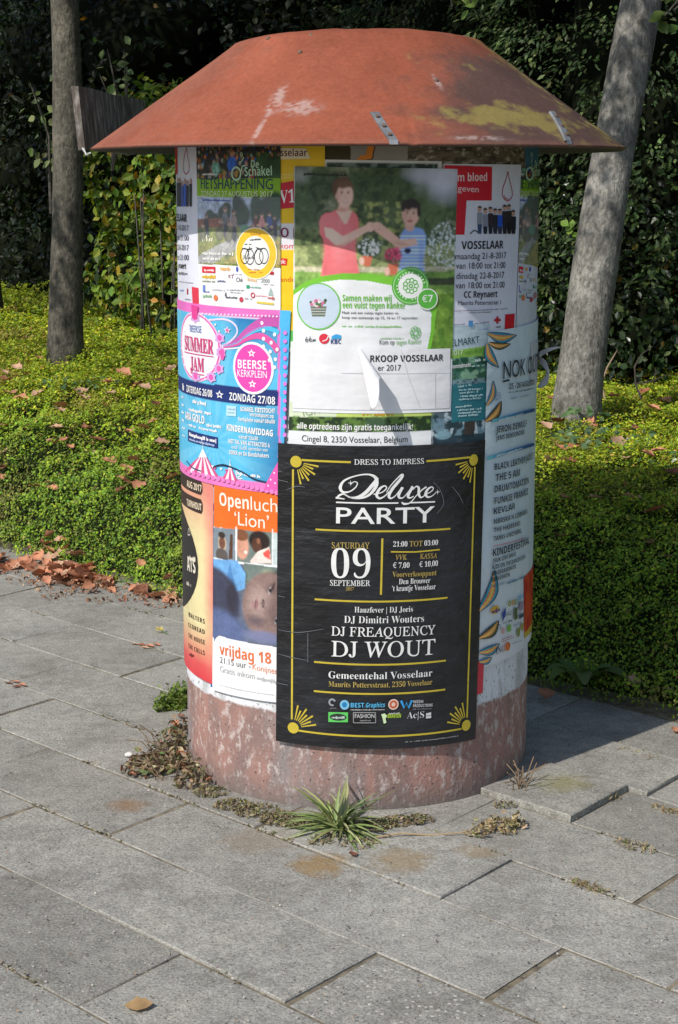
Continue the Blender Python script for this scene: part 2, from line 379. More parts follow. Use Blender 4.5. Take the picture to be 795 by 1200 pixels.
# ------------------------------------------------------------------ advertising column
colE = empty('advertising_column', (CX, DY, 0), 'round concrete poster column with a conical red-brown roof and worn red base', 'advertising column')
nz, na = 60, 128
zs = np.linspace(-.05, 1.72, nz); th = np.arange(na)/na*2*math.pi
zg, tg = np.meshgrid(zs, th, indexing='ij')
rr = R-.0012+.0035*(fbm(tg*6, zg*7, 77)-.55)*(zg < .30)-.001
V = np.stack([CX+rr*np.sin(tg), DY-rr*np.cos(tg), zg], -1).reshape(-1, 3)
idx = np.arange(nz*na).reshape(nz, na); j2 = np.roll(idx, -1, 1)
Q = np.stack([idx[:-1], j2[:-1], j2[1:], idx[1:]], -1).reshape(-1, 4)
np_mesh('shaft', V, Q, m_col, colE, smooth=True)
# roof: truncated cone of sheet metal with a low domed cap
RIMZ, RIMR, TOPZ, TOPR = 1.607, .6773, 1.862, .315
prof = [(RIMR, RIMZ)]+[(RIMR+(TOPR-RIMR)*q, RIMZ+(TOPZ-RIMZ)*q) for q in np.linspace(.012, .97, 92)]+[(TOPR*math.cos(q), TOPZ+.03*math.sin(q)) for q in np.linspace(.12, 1.4, 8)]
pr = np.array(prof); na = 660; th = np.arange(na)/na*2*math.pi-math.pi
rg = np.repeat(pr[:, 0:1], na, 1); zg = np.repeat(pr[:, 1:2], na, 1); tg = np.repeat(th[None], len(pr), 0)
q = np.clip((zg-RIMZ)/(TOPZ-RIMZ), 0, 1)
rg = rg*(1+.006*(fbm(np.cos(tg)*2.2+5, np.sin(tg)*2.2+5, 3)-.5)*(1-q))
zg = zg+.006*(fbm(np.cos(tg)*3+9, np.sin(tg)*3+q*2+9, 4)-.5)*q+.004*np.sin(tg*1+.9)*q
zg = zg+np.where(np.abs(tg-.17) < .012, -.0016, 0)*np.clip(1-q*2.2, 0, 1)+np.where((tg > -.9) & (tg < .17), .0008*np.clip(1-q*2.2, 0, 1), 0)
deg = np.degrees(tg); slen = (1-q)*.44
base = np.ones(q.shape+(3,))*np.array([.285, .078, .040])
f1 = fbm(tg*9, slen*22, 8); f2 = fbm(tg*24, slen*50, 9); f3 = fbm(tg*3.2+2, slen*6, 21)
base *= (.80+.42*f3)[..., None]
def blend(basec, mk, c): mk = np.clip(mk, 0, 1)[..., None]; return basec*(1-mk)+np.array(c)*mk
# grey purple weathering on the right flank and along the rim, yellow lichen inside it
wz = np.exp(-(np.maximum(0, 50-deg)/30)**2)*np.clip(1.3-q*1.1, 0, 1)*2.3-.30+(f1-.5)*1.1+(f3-.5)*.9
base = blend(base, np.clip(wz, 0, 1)*.95, (.095, .056, .047))
rimm = np.clip(1-q/.05, 0, 1)*.6*np.clip(f1*2-.3, 0, 1); base = blend(base, rimm, (.22, .10, .07))
qc = .26+.13*np.sin(np.radians((deg-26)*2.2)); li = np.exp(-((deg-38)/24)**2)*np.exp(-((q-.24+.10*(f3-.5))/.12)**2)*1.75-.75+(f2-.5)*2.4+(f1-.5)*1.6
base = blend(base, np.clip(li*.75+.08, 0, .62)*np.clip((deg-9)/6, 0, 1), (.32, .265, .065))
edge = np.exp(-((deg-78)/12)**2)*(f1 > .5)*np.clip(f2*1.5-.3, 0, 1); base = blend(base, edge, (.43, .36, .08))
base = blend(base, np.clip(np.exp(-((deg+75)/26)**2)*.6+(f2-.55)*.8, 0, 1)*(deg < -35), (.30, .115, .075))
# chalky scratches
def cone_at(px, py):
    d = ray(px, py); lo, hi = 3.6, 4.9; best = None
    for y_ in np.linspace(lo, hi, 2600):
        k = y_/d[1]; x_, z_ = k*d[0], CAMH+k*d[2]; r_ = math.hypot(x_-CX, y_-DY); rc = RIMR+(TOPR-RIMR)*(z_-RIMZ)/(TOPZ-RIMZ)
        if r_ <= rc and z_ >= RIMZ-.01: return math.atan2(x_-CX, -(y_-DY)), z_
    return 0, RIMZ
for (px, py, ra, rz_) in ((352, 126, .055, .012), (324, 117, .022, .022), (563, 162, .07, .0035), (512, 96, .01, .012), (305, 150, .006, .03)):
    a0, z0 = cone_at(px, py)
    mk = np.exp(-((tg-a0)/ra)**2-((zg-z0)/rz_)**2)*(1.2+(fbm(tg*60, slen*120, 33)-.55)*6)
    base = blend(base, np.clip(mk, 0, .42), (.52, .45, .42))
V = np.stack([CX+rg*np.sin(tg), DY-rg*np.cos(tg), zg], -1).reshape(-1, 3); nr = len(pr)
Vi = np.stack([CX+(rg-.008)*np.sin(tg), DY-(rg-.008)*np.cos(tg), zg-.006], -1)[:94].reshape(-1, 3)   # inner skin
idx = np.arange(nr*na).reshape(nr, na); j2 = np.roll(idx, -1, 1); Q = [np.stack([idx[:-1], j2[:-1], j2[1:], idx[1:]], -1).reshape(-1, 4)]
o_ = nr*na; ii = np.arange(94*na).reshape(94, na)+o_; k2 = np.roll(ii, -1, 1); Q.append(np.stack([k2[:-1], ii[:-1], ii[1:], k2[1:]], -1).reshape(-1, 4))
Q.append(np.stack([idx[0], ii[0], k2[0], j2[0]], -1))
V = np.concatenate([V, Vi, [[CX, DY, TOPZ+.0305]]]); cc = np.concatenate([base.reshape(-1, 3), base[:94].reshape(-1, 3)*0+np.array([.06, .05, .045]), [[.4, .13, .08]]])
top = len(V)-1; Q.append(np.stack([idx[-1], j2[-1], np.full(na, top), np.full(na, top)], -1)[:, :4])
Qa = np.concatenate(Q[:-1]); roof = np_mesh('roof', V, Qa, m_roof, colE, col=cc, smooth=True)
me = roof.data; bm = bmesh.new(); bm.from_mesh(me); bm.verts.ensure_lookup_table()
for k in range(na): bm.faces.new((bm.verts[idx[-1][k]], bm.verts[j2[-1][k]], bm.verts[top])).smooth = True
bm.to_mesh(me); bm.free()
# ceiling disc under the roof, joining shaft and rim
mb = MB(); n = 64; P = []
for r_, z_ in ((R-.02, RIMZ+.085), (RIMR-.10, RIMZ+.055)):
    P += [(CX+r_*math.sin(2*math.pi*k/n), DY-r_*math.cos(2*math.pi*k/n), z_) for k in range(n)]
mb.poly(P, m_under, [(k, (k+1) % n, n+(k+1) % n, n+k) for k in range(n)]); mb.build('soffit', colE)
# straps over the sheet joints
def strap(pxa, pxb, wd=.02):
    a0, z0 = cone_at(*pxa); a1, z1 = cone_at(*pxb); mb = MB()
    def rc(z_): return RIMR+(TOPR-RIMR)*(z_-RIMZ)/(TOPZ-RIMZ)
    def pt(f, side, h):
        z_ = z0+(z1-z0)*f; a = a0+(a1-a0)*f; r_ = rc(z_)+h
        return Vector((CX+r_*math.sin(a), DY-r_*math.cos(a), z_+h*.6))+Vector((math.cos(a), math.sin(a), 0))*side*wd/2
    P = []; K = 8
    for i in range(K+1):
        for (s_, h) in ((-1, .001), (-1, .006), (1, .006), (1, .001)): P.append(pt(i/K, s_, h))
    fs = [(i*4+k, i*4+k+1, i*4+4+k+1, i*4+4+k) for i in range(K) for k in range(3)]+[(0, 3, 2, 1), (K*4, K*4+1, K*4+2, K*4+3)]
    # turned-down end over the rim
    e0 = len(P); 
    for (s_, h, dz) in ((-1, .010, -.012), (1, .010, -.012)): q = pt(1, s_, h); P.append(q+Vector((0, 0, dz)))
    fs.append((K*4+1, K*4+2, e0+1, e0)); mb.poly(P, m_zinc, fs); st = mb.build('roof_strap', colE)
    for f in (.18, .52, .82):
        mb = MB(); c_ = pt(f, 0, .007); nrm = Vector((math.sin(a0)*.58, -math.cos(a0)*.58, .81)); mb.tube([c_, c_+nrm*.003], .0048, m_rust, 8); mb.build('screw', st)
strap((439, 133), (461, 166)); strap((645, 132), (664, 166))
for (px, py) in ((315, 46), (365, 42), (352, 62), (511, 95)):
    a0, z0 = cone_at(px, py); r_ = RIMR+(TOPR-RIMR)*(z0-RIMZ)/(TOPZ-RIMZ); c_ = Vector((CX+r_*math.sin(a0), DY-r_*math.cos(a0), z0)); nrm = Vector((math.sin(a0)*.58, -math.cos(a0)*.58, .81))
    mb = MB(); mb.tube([c_-nrm*.002, c_+nrm*.004, c_+nrm*.006], [.006, .006, .003], m_rust, 8); mb.build('roof_bolt', colE)
# ------------------------------------------------------------------ posters pasted round the shaft
LAY = .0013
def S(p, r=R):
    """('px', x, y) or a bare (x, y) pixel -> (s, z); ('a', degrees, y_px) -> that bearing at the height seen at mid column"""
    if len(p) == 3: return (math.radians(p[1])*R, p[2])
    return cyl(p[0], p[1], r)
class Poster:
    def __init__(s, name, label, corners, layer, color=(240, 240, 238), cell=.012, mat=None, curl=None):
        s.r = R+.0005+LAY*layer; s.c = [S(q, s.r) for q in corners]       # TL TR BR BL
        s.name = name; s.cell = cell; s.mat = mat or m_print; s.curl = curl
        tl, tr, br, bl = [np.array(q) for q in s.c]
        wd = max(np.linalg.norm(tr-tl), np.linalg.norm(br-bl)); ht = max(np.linalg.norm(bl-tl), np.linalg.norm(br-tr))
        s.nu, s.nv = max(2, int(wd/cell)), max(2, int(ht/cell))
        u, v = np.meshgrid(np.linspace(0, 1, s.nu+1), np.linspace(0, 1, s.nv+1))
        s.u, s.v = u, v; u_ = u[..., None]; v_ = v[..., None]
        P = (tl*(1-u_)+tr*u_)*(1-v_)+(bl*(1-u_)+br*u_)*v_
        s.S, s.Z = P[..., 0], P[..., 1]
        s.col = np.ones(u.shape+(3,))*lin(color)*.86
        mid = np.mean([np.array(q) for q in s.c], 0); low = min(q[1] for q in s.c)
        s.root = empty(name, on_cyl(mid[0], low, s.r), label, 'poster', 'posters pasted on the column')
    # ---- painting the print into the sheet (all shapes live in the sheet's own arc/height metres)
    def _put(s, mk, c):
        mk = np.clip(mk, 0, 1)[..., None]; s.col = s.col*(1-mk)+lin(c)*.86*mk
    def ell(s, cx, cy, rx, ry, c, al=1, soft=.18, rot=0):
        a, b_ = cyl(cx, cy, s.r); k = .00222/max(math.cos(a/R), .25); RX, RY = rx*k, ry*.00226
        x, y = s.S-a, s.Z-b_
        if rot: cr, sr = math.cos(rot), math.sin(rot); x, y = x*cr-y*sr, x*sr+y*cr
        q = np.sqrt((x/RX)**2+(y/RY)**2); s._put((1-q)/soft*al if al >= 1 else np.clip((1-q)/soft, 0, 1)*al, c)
    def poly(s, pts, c, al=1, conv=True):
        P = [cyl(*p, s.r) if conv else p for p in pts]; ins = np.zeros(s.S.shape, bool); j = len(P)-1
        for i in range(len(P)):
            (xi, yi), (xj, yj) = P[i], P[j]
            if yi != yj: ins ^= ((yi > s.Z) != (yj > s.Z)) & (s.S < (xj-xi)*(s.Z-yi)/(yj-yi)+xi)
            j = i
        s._put(ins*float(al), c); return ins
    def band(s, y0, y1, c, al=1, ref=None):
        ref = ref or s.refx; z0, z1 = cyl(ref, y0, s.r)[1], cyl(ref, y1, s.r)[1]
        s._put(((s.Z <= z0) & (s.Z >= z1))*float(al), c)
    def speck(s, mask_pts, cols, n, rmin, rmax, seed=1, asp=1.0, rect=None):
        g = random.Random(seed); (x0, y0, x1, y1) = mask_pts
        for _ in range(n):
            r_ = g.uniform(rmin, rmax); s.ell(g.uniform(x0, x1), g.uniform(y0, y1), r_, r_*asp, g.choice(cols), g.uniform(.6, 1), .4)
    def grain(s, pts, c, sc, thr, wd, seed, al=1):
        """mottled colour inside a pixel polygon"""
        P = [cyl(*p, s.r) for p in pts]; ins = np.zeros(s.S.shape, bool); j = len(P)-1
        for i in range(len(P)):
            (xi, yi), (xj, yj) = P[i], P[j]
            if yi != yj: ins ^= ((yi > s.Z) != (yj > s.Z)) & (s.S < (xj-xi)*(s.Z-yi)/(yj-yi)+xi)
            j = i
        s._put(ins*np.clip((fbm(s.S*sc, s.Z*sc, seed)-thr)/wd, 0, 1)*al, c)
    def texture(s, pts, amt, seed=1, sc=210):
        """uneven tone inside a printed photograph"""
        P = [cyl(*p, s.r) for p in pts]; ins = np.zeros(s.S.shape, bool); j = len(P)-1
        for i in range(len(P)):
            (xi, yi), (xj, yj) = P[i], P[j]
            if yi != yj: ins ^= ((yi > s.Z) != (yj > s.Z)) & (s.S < (xj-xi)*(s.Z-yi)/(yj-yi)+xi)
            j = i
        f = 1+amt*((fbm(s.S*sc, s.Z*sc, seed, 3)-.5)*1.7+(fbm(s.S*45, s.Z*45, seed+5, 3)-.5)*1.5); s.col = np.where(ins[..., None], np.clip(s.col*f[..., None], 0, .9), s.col)
    def soften(s, n=1):
        for _ in range(n):
            c = np.pad(s.col, ((1, 1), (1, 1), (0, 0)), 'edge'); s.col = (c[1:-1, 1:-1]*4+c[:-2, 1:-1]+c[2:, 1:-1]+c[1:-1, :-2]+c[1:-1, 2:])/8
    def build(s, edge_lift=0):
        rad = s.r+np.zeros(s.S.shape)
        if s.curl: rad = rad+s.curl(s.u, s.v)
        a = s.S/R; V = np.stack([CX+rad*np.sin(a), DY-rad*np.cos(a), s.Z], -1).reshape(-1, 3)
        idx = np.arange(s.S.size).reshape(s.S.shape)
        Q = np.stack([idx[1:, :-1], idx[1:, 1:], idx[:-1, 1:], idx[:-1, :-1]], -1).reshape(-1, 4)
        np_mesh('paper_sheet', V, Q, s.mat, s.root, col=s.col.reshape(-1, 3), smooth=True); return s
_glyph = {}
BOLD = {}
for i, ch in enumerate('ABCDEFGHIJKLMNOPQRSTUVWXYZ'): BOLD[ch] = i
def conv_text(txt, font):
    out = ''
    for ch in txt:
        o = ord(ch)
        if font == 'serif':
            if 65 <= o <= 90: ch = chr(0x1D400+o-65)
            elif 97 <= o <= 122: ch = chr(0x1D41A+o-97)
            elif 48 <= o <= 57: ch = chr(0x1D7CE+o-48)
        elif font == 'bold':
            if 65 <= o <= 90: ch = chr(0x1D5D4+o-65)
            elif 97 <= o <= 122: ch = chr(0x1D5EE+o-97)
            elif 48 <= o <= 57: ch = chr(0x1D7EC+o-48)
        elif font == 'roman':
            if 65 <= o <= 90: ch = chr(0x1D434+o-65)
        elif font == 'script':
            if 65 <= o <= 90: ch = chr(0x1D4D0+o-65)
            elif 97 <= o <= 122: ch = chr(0x1D4EA+o-97)
        out += ch
    return out
def glyphs(txt, font, off, space):
    key = (txt, font, off, space)
    if key not in _glyph:
        cu = bpy.data.curves.new('t', 'FONT'); cu.body = conv_text(txt, font); cu.size = 1; cu.offset = off; cu.space_character = space; cu.resolution_u = 5
        o = bpy.data.objects.new('t', cu); COL.objects.link(o)
        dg = bpy.context.evaluated_depsgraph_get(); ev = o.evaluated_get(dg); me = ev.to_mesh()
        co = np.array([v.co[:2] for v in me.vertices]) if len(me.vertices) else np.zeros((0, 2)); fs = [tuple(p.vertices) for p in me.polygons]
        ev.to_mesh_clear(); bpy.data.objects.remove(o); bpy.data.curves.remove(cu)
        if font == 'roman' and len(co): co[:, 0] -= co[:, 1]*.262          # upright it
        _glyph[key] = (co, fs)
    return _glyph[key]
CAPH = {'roman': .69, 'sans': .70, 'bold': .70, 'serif': .69, 'script': .66}
class Ink:
    """printed lettering or line work of one poster, one mesh: everything in arc/height metres of that poster"""
    def __init__(s, po, name): s.po = po; s.name = name; po.nink = getattr(po, 'nink', -1)+1; s.r = po.r+.0009+.00012*po.nink; s.v = []; s.f = []; s.mi = []; s.mats = []; s.lv = 0; s.zr = []
    def _add(s, P, fs, c, up=0):
        m = ink(*c)
        if m not in s.mats: s.mats.append(m)
        b = len(s.v); k = s.mats.index(m); P = [(float(p[0]), float(p[1])) for p in P]; s.v += P; ST = .008; s.lv += up; n0 = len(s.v)-len(P)
        for f in fs:
            xs = [P[q][0] for q in f]; k0, k1 = math.floor(min(xs)/ST), math.floor(max(xs)/ST)
            if k0 == k1 or max(xs)-min(xs) < .008: s.f.append([b+q for q in f]); s.mi.append(k); continue
            poly = [P[q] for q in f]                     # cut wide faces into strips so that they follow the round shaft
            for c_ in range(k0, k1+1):
                part, rest = [], []
                xc = (c_+1)*ST
                for (p, q) in zip(poly, poly[1:]+poly[:1]):
                    (part if p[0] <= xc else rest).append(p)
                    if (p[0] <= xc) != (q[0] <= xc): t_ = (xc-p[0])/(q[0]-p[0]); e = (xc, p[1]+(q[1]-p[1])*t_); part.append(e); rest.append(e)
                if len(part) > 2: b2 = len(s.v); s.v += part; s.f.append(list(range(b2, b2+len(part)))); s.mi.append(k)
                poly = rest
                if len(poly) < 3: break
        s.zr += [min(s.lv+(0 if up else 1), 60)*4.5e-5]*(len(s.v)-n0)
    def text(s, txt, p0, p1, cap, c, font='sans', off=0, sp=1.0, wfac=None, slant=0):
        co, fs = glyphs(txt, font, off, sp)
        if not len(co): return
        a = np.array(cyl(*p0, s.r)); h = cap*.00226/CAPH[font]
        x0, x1 = co[:, 0].min(), co[:, 0].max()
        if p1 is not None: b_ = np.array(cyl(*p1, s.r)); d_ = b_-a; L = np.linalg.norm(d_)
        else: L = (x1-x0)*h*(wfac or 1); d_ = np.array([L, 0.])
        d_ = d_/L; nrm = np.array([-d_[1], d_[0]])
        xs = (co[:, 0]-x0+co[:, 1]*slant)/(x1-x0)*L
        s._add(a+xs[:, None]*d_+(co[:, 1]*h)[:, None]*nrm, fs, c)
    def greek(s, p0, p1, hpx, c, seed=1, gapf=.3):
        """a line of print too small to read: short broken dashes"""
        a, b_ = np.array(cyl(*p0, s.r)), np.array(cyl(*p1, s.r)); L = np.linalg.norm(b_-a); d_ = (b_-a)/L; nrm = np.array([-d_[1], d_[0]]); g = random.Random(seed); x = 0; h = hpx*.00226
        while x < L:
            wd = h*g.uniform(.25, .8); top = g.choice([.65, .65, .75, 1.0]); bot = g.choice([0, 0, 0, -.25])
            if g.random() > .16: 
                q = a+d_*x; s._add([q+nrm*h*bot, q+d_*wd+nrm*h*bot, q+d_*wd+nrm*h*top, q+nrm*h*top], [(0, 1, 2, 3)], c)
                x += wd+h*.14
            else: x += h*.5
    def line(s, pts, wpx, c, conv=True, closed=False):
        P = [np.array(cyl(*p, s.r)) if conv else np.array(p) for p in pts]
        if closed: P.append(P[0])
        Q = [P[0]]
        for p, q in zip(P[:-1], P[1:]):
            n = max(1, int(np.linalg.norm(q-p)/.012)); Q += [p+(q-p)*(i+1)/n for i in range(n)]
        wv = wpx if isinstance(wpx, (list, tuple)) else None; V = []
        for i, p in enumerate(Q):
            t_ = Q[min(i+1, len(Q)-1)]-Q[max(i-1, 0)]; t_ = t_/max(np.linalg.norm(t_), 1e-9); n_ = np.array([-t_[1], t_[0]])
            w_ = (wpx if wv is None else np.interp(i/(len(Q)-1), np.linspace(0, 1, len(wv)), wv))*.00224/2; V += [p+n_*w_, p-n_*w_]
        s._add(V, [(2*i, 2*i+1, 2*i+3, 2*i+2) for i in range(len(Q)-1)], c)
    def curve(s, pts, wpx, c, n=10, closed=False):
        """smooth (Catmull-Rom) pen stroke"""
        P = [np.array(cyl(*p, s.r)) for p in pts]; m = len(P); out = []; W = []
        wv = wpx if isinstance(wpx, (list, tuple)) else [wpx]*m
        rngi = range(m if closed else m-1)
        for i in rngi:
            g = lambda k: P[k % m] if closed else P[min(max(k, 0), m-1)]
            p0, p1, p2, p3 = g(i-1), g(i), g(i+1), g(i+2)
            for k in range(n):
                t_ = k/n; out.append(.5*(2*p1+(p2-p0)*t_+(2*p0-5*p1+4*p2-p3)*t_*t_+(3*p1-p0-3*p2+p3)*t_**3)); W.append(wv[i]+(wv[(i+1) % m]-wv[i])*t_)
        out.append(P[0] if closed else P[-1]); W.append(wv[0] if closed else wv[-1]); V = []
        for i, p in enumerate(out):
            t_ = out[min(i+1, len(out)-1)]-out[max(i-1, 0)]; t_ = t_/max(np.linalg.norm(t_), 1e-9); n_ = np.array([-t_[1], t_[0]])*W[i]*.00112; V += [p+n_, p-n_]
        s._add(V, [(2*i, 2*i+1, 2*i+3, 2*i+2) for i in range(len(out)-1)], c)
    def disc(s, cx, cy, rx, ry, c, inner=0, n=28, a0=0, a1=2*math.pi):
        a, b_ = cyl(cx, cy, s.r); k = .00222/max(math.cos(a/R), .25); P = []; full = a1-a0 > 6.28
        for i in range(n+1):
            q = a0+(a1-a0)*i/n
            for f in (inner, 1): P.append((a+rx*k*f*math.cos(q), b_+ry*.00226*f*math.sin(q)))
        s._add(P, [(2*i, 2*i+1, 2*i+3, 2*i+2) for i in range(n)], c, 1)
    def area(s, pts, c, conv=True):
        P = [tuple(cyl(*p, s.r)) if conv else tuple(p) for p in pts]
        P2 = []
        for i, p in enumerate(P):
            q = P[(i+1) % len(P)]; n = max(1, int(abs(q[0]-p[0])/.02)); P2 += [(p[0]+(q[0]-p[0])*k/n, p[1]+(q[1]-p[1])*k/n) for k in range(n)]
        tr = tessellate_polygon([[Vector((p[0], p[1], 0)) for p in P2]]); s._add(P2, [tuple(t_) for t_ in tr], c, 1)
    def star(s, cx, cy, r_, c, n=5, inner=.45, rot=math.pi/2, hollow=None):
        a, b_ = cyl(cx, cy, s.r); k = .00222/max(math.cos(a/R), .3)
        P = [(a+r_*k*(1 if i % 2 == 0 else inner)*math.cos(rot+math.pi*i/n), b_+r_*.00226*(1 if i % 2 == 0 else inner)*math.sin(rot+math.pi*i/n)) for i in range(2*n)]
        s.area(P, c, conv=False)
    def build(s, label=None, kind=None):
        if not s.v: return
        V = [on_cyl(p[0], p[1], s.r+dz) for p, dz in zip(s.v, s.zr)]; me = bpy.data.meshes.new(s.name); me.from_pydata(V, [], s.f)
        for m in s.mats: me.materials.append(m)
        me.polygons.foreach_set('material_index', s.mi); me.update(); o = link(s.name, me, s.po.root)
        if label: o['label'] = label
        return o
WH, BK, NV = (245, 245, 245), (25, 25, 28), (30, 35, 70)

# --- remains of older posters high under the roof
p = Poster('torn_old_poster', 'torn brown remains of old posters just under the roof, right of the yellow strip', [(378, 160), (634, 160), (631, 200), (378, 200)], 0, (120, 108, 88), .002)
p.refx = 500
p._put(np.clip((fbm(p.S*40, p.Z*90, 3)-.42)*5, 0, 1)*.8, (62, 55, 42)); p._put(np.clip((fbm(p.S*90, p.Z*160, 4)-.55)*8, 0, 1), (190, 180, 160))
p.poly([(380, 160), (410, 160), (412, 190), (380, 190)], (70, 60, 25)); p.poly([(411, 160), (478, 160), (478, 190), (411, 190)], (165, 160, 148))
p.poly([(615, 160), (640, 160), (640, 200), (616, 200)], (70, 120, 150)); p.build()
i1 = Ink(p, 'orange_outline'); i1.curve([(416, 192), (424, 186), (432, 184), (434, 176), (436, 165)], [1, 6, 7, 7, 7], (235, 140, 40)); i1.curve([(427, 188), (436, 186), (438, 178), (441, 165)], 1.2, BK); i1.build()
p = Poster('bordered_photo_poster', 'white-bordered photo poster whose top edge shows above the fist-bump poster', [(380, 187), (518, 189), (516, 260), (380, 260)], 1, (235, 235, 232), .004)
p.poly([(384, 191), (514, 193), (514, 270), (384, 270)], (40, 62, 55)); p.grain([(384, 191), (514, 193), (514, 270), (384, 270)], (120, 140, 130), 60, .5, .1, 6); p.build()
# --- yellow poster
p = Poster('yellow_event_poster', 'yellow poster strip with red flag shape between the cycling and fist-bump posters', [(318, 162), (381, 162), (381, 412), (320, 412)], 2, (250, 205, 35), .004)
p.poly([(318, 388), (352, 388), (352, 408), (318, 408)], (95, 200, 95)); p.poly([(318, 262), (352, 262), (352, 292), (318, 292)], (238, 234, 240)); p.poly([(318, 408), (352, 408), (352, 416), (318, 416)], (225, 240, 230)); p.build()
i1 = Ink(p, 'tag_lettering'); i1.area([(318, 173), (359, 174), (364, 186), (318, 187)], (250, 236, 200)); i1.text('sselaar', (329, 183), (360, 183), 7, (105, 30, 70), 'bold'); i1.text('EDEN', (330, 210), (347, 208), 5, (250, 225, 120), 'bold')
i1.text('01', (329, 278), (346, 278), 10, (125, 30, 75)); i1.text('kom', (328.5, 291), (346, 291), 5.5, (230, 90, 90)); i1.text('ande', (328.5, 330), (346, 330), 5, (225, 120, 30)); i1.area([(318, 302), (337, 303), (336, 311), (318, 310)], (225, 50, 45)); i1.text('ek:', (328.5, 309), (335, 309), 4, WH, 'bold'); i1.build()
i1 = Ink(p, 'red_flag'); i1.area([(318, 217), (348, 211), (348, 243), (318, 246)], (205, 30, 55)); i1.text('V1', (328, 238), (346, 237), 13, WH, 'serif'); i1.build()

# --- two blood donor posters
def blood(label, TL, TR, BR, BL, layer, x0, left):
    p = Poster('blood_donor_poster', label, [TL, TR, BR, BL], layer, (232, 234, 246), .004); p.build(); return p
p = blood('blood donor poster with the words m bloed geven, right of the fist-bump poster', (520, 192), (611, 193), (604, 391), (520, 393), 3, 0, False)
i1 = Ink(p, 'red_block'); i1.area([(521, 193.5), (577, 195.5), (576.5, 235), (547, 235), (544.5, 275), (521, 275)], (214, 28, 48)); i1.text('m bloed', (536.5, 212.5), (571, 212), 8, (250, 225, 228), 'bold'); i1.text('geven', (536.5, 224), (561, 225.5), 6.5, (250, 225, 228)); i1.build()
i1 = Ink(p, 'drop_outline'); i1.curve([(595.5, 201), (593, 211), (589.5, 221), (589.5, 230), (595, 235.5), (600.5, 230), (600, 221), (597.5, 211), (595.5, 201)], 1.1, (185, 40, 60)); i1.curve([(591, 229), (593, 232.5), (596, 233.5)], .9, (185, 40, 60)); i1.build()
i1 = Ink(p, 'donor_group_picture'); g = random.Random(3)
for k, (x, c1, c2) in enumerate([(562.5, (150, 155, 165), (60, 80, 120)), (569, (140, 150, 165), (40, 45, 60)), (575, (60, 45, 55), (40, 42, 60)), (580.5, (45, 45, 55), (45, 50, 65)), (586, (40, 90, 200), (60, 60, 90)), (591.5, (55, 45, 50), (40, 40, 50)), (596.5, (50, 45, 50), (30, 30, 35)), (601.5, (35, 35, 45), (40, 40, 50))]):
    t_ = 248+g.uniform(-5, 3); i1.disc(x, t_, 2.1, 2.9, (205, 160, 140)); i1.disc(x, t_-1.4, 2.2, 2, (70, 50, 40), n=12, a0=0, a1=math.pi)
    i1.area([(x-2.9, t_+4), (x+2.9, t_+4), (x+2.7, t_+19), (x-2.7, t_+19)], c1); i1.area([(x-2.6, t_+18), (x+2.5, t_+18), (x+1.9, 274), (x-2, 274)], c2)
i1.curve([(551, 274), (556, 270), (561, 273)], 1.2, (80, 80, 90)); i1.build()
i1 = Ink(p, 'lettering')
i1.text('VOSSELAAR', (541, 292), (590, 291), 8, BK, 'bold'); c = (50, 50, 62)
i1.text('maandag 21-8-2017', (534, 304), (593.5, 302.5), 6.5, c); i1.text('van 18:00 tot 21:00', (534.5, 315), (592.5, 314), 6.5, c); i1.text('dinsdag 22-8-2017', (535, 327), (591, 325.5), 6.5, c); i1.text('van 18:00 tot 21:00', (534, 338), (591.5, 337), 6.5, c)
i1.text('CC Reynaert', (544, 349), (583, 348), 6.5, BK, 'bold'); i1.text('Maurits Pottersstraat 1', (537, 357.5), (587, 356.5), 4.6, c); i1.greek((533, 365), (595, 362), 1, (130, 120, 140), 3); i1.greek((550, 367), (576, 366), 1, (130, 120, 140), 4); i1.build()
i1 = Ink(p, 'sponsor_logos'); i1.area([(549.5, 376), (554.5, 375.6), (554.5, 382.5), (549.5, 383)], (90, 160, 220)); i1.area([(592.5, 368.5), (603.5, 367.5), (602.5, 389), (591.5, 390)], (214, 28, 48)); i1.area([(582, 371), (584.5, 371), (584.5, 379), (582, 379)], (200, 30, 50)); i1.area([(579.5, 373.8), (587, 373.6), (587, 376.4), (579.5, 376.6)], (200, 30, 50))
i1.greek((557, 380), (573, 378), 1.2, (110, 130, 170), 8); i1.greek((581, 384), (589, 383.5), 1.4, (90, 90, 100), 9); i1.greek((560, 387), (572, 386), 1, (100, 130, 200), 5); i1.greek((531, 381), (545, 380), 1, (150, 140, 170), 6); i1.build()
zt, zb = cyl(230, 166)[1], cyl(234, 360)[1]
p = blood('blood donor poster wrapping the left edge of the column, only its right strip showing', ('a', -122, zt), (232, 167), (236, 366), ('a', -122, zb), 3, 0, True)
i1 = Ink(p, 'red_block'); s1 = cyl(210.5, 190)[0]; z1, z2 = cyl(230, 163)[1], cyl(230, 204)[1]; s0 = math.radians(-118)*R
i1.area([(s0, z1), (s1, z1), (s1, z2), (s0, z2)], (214, 28, 48), conv=False); i1.build()
i1 = Ink(p, 'drop_outline'); i1.curve([(218.5, 172), (216.5, 182), (214.8, 192), (215.3, 200), (218.3, 204), (221.5, 200), (221.5, 192), (219.8, 182), (218.5, 172)], 1.1, (185, 40, 60)); i1.build()
i1 = Ink(p, 'donor_group_picture')
for x, c1 in ((208.6, (70, 70, 80)), (211, (60, 60, 75)), (213.8, (70, 95, 170)), (217, (60, 100, 200)), (220, (45, 45, 55)), (223.6, (30, 30, 38))):
    t_ = 213+g.uniform(-3, 2); i1.disc(x, t_, 1.3, 3, (190, 150, 135), n=14); i1.area([(x-1.4, t_+3), (x+1.4, t_+3), (x+1.2, 242), (x-1.2, 242)], c1)
i1.build()
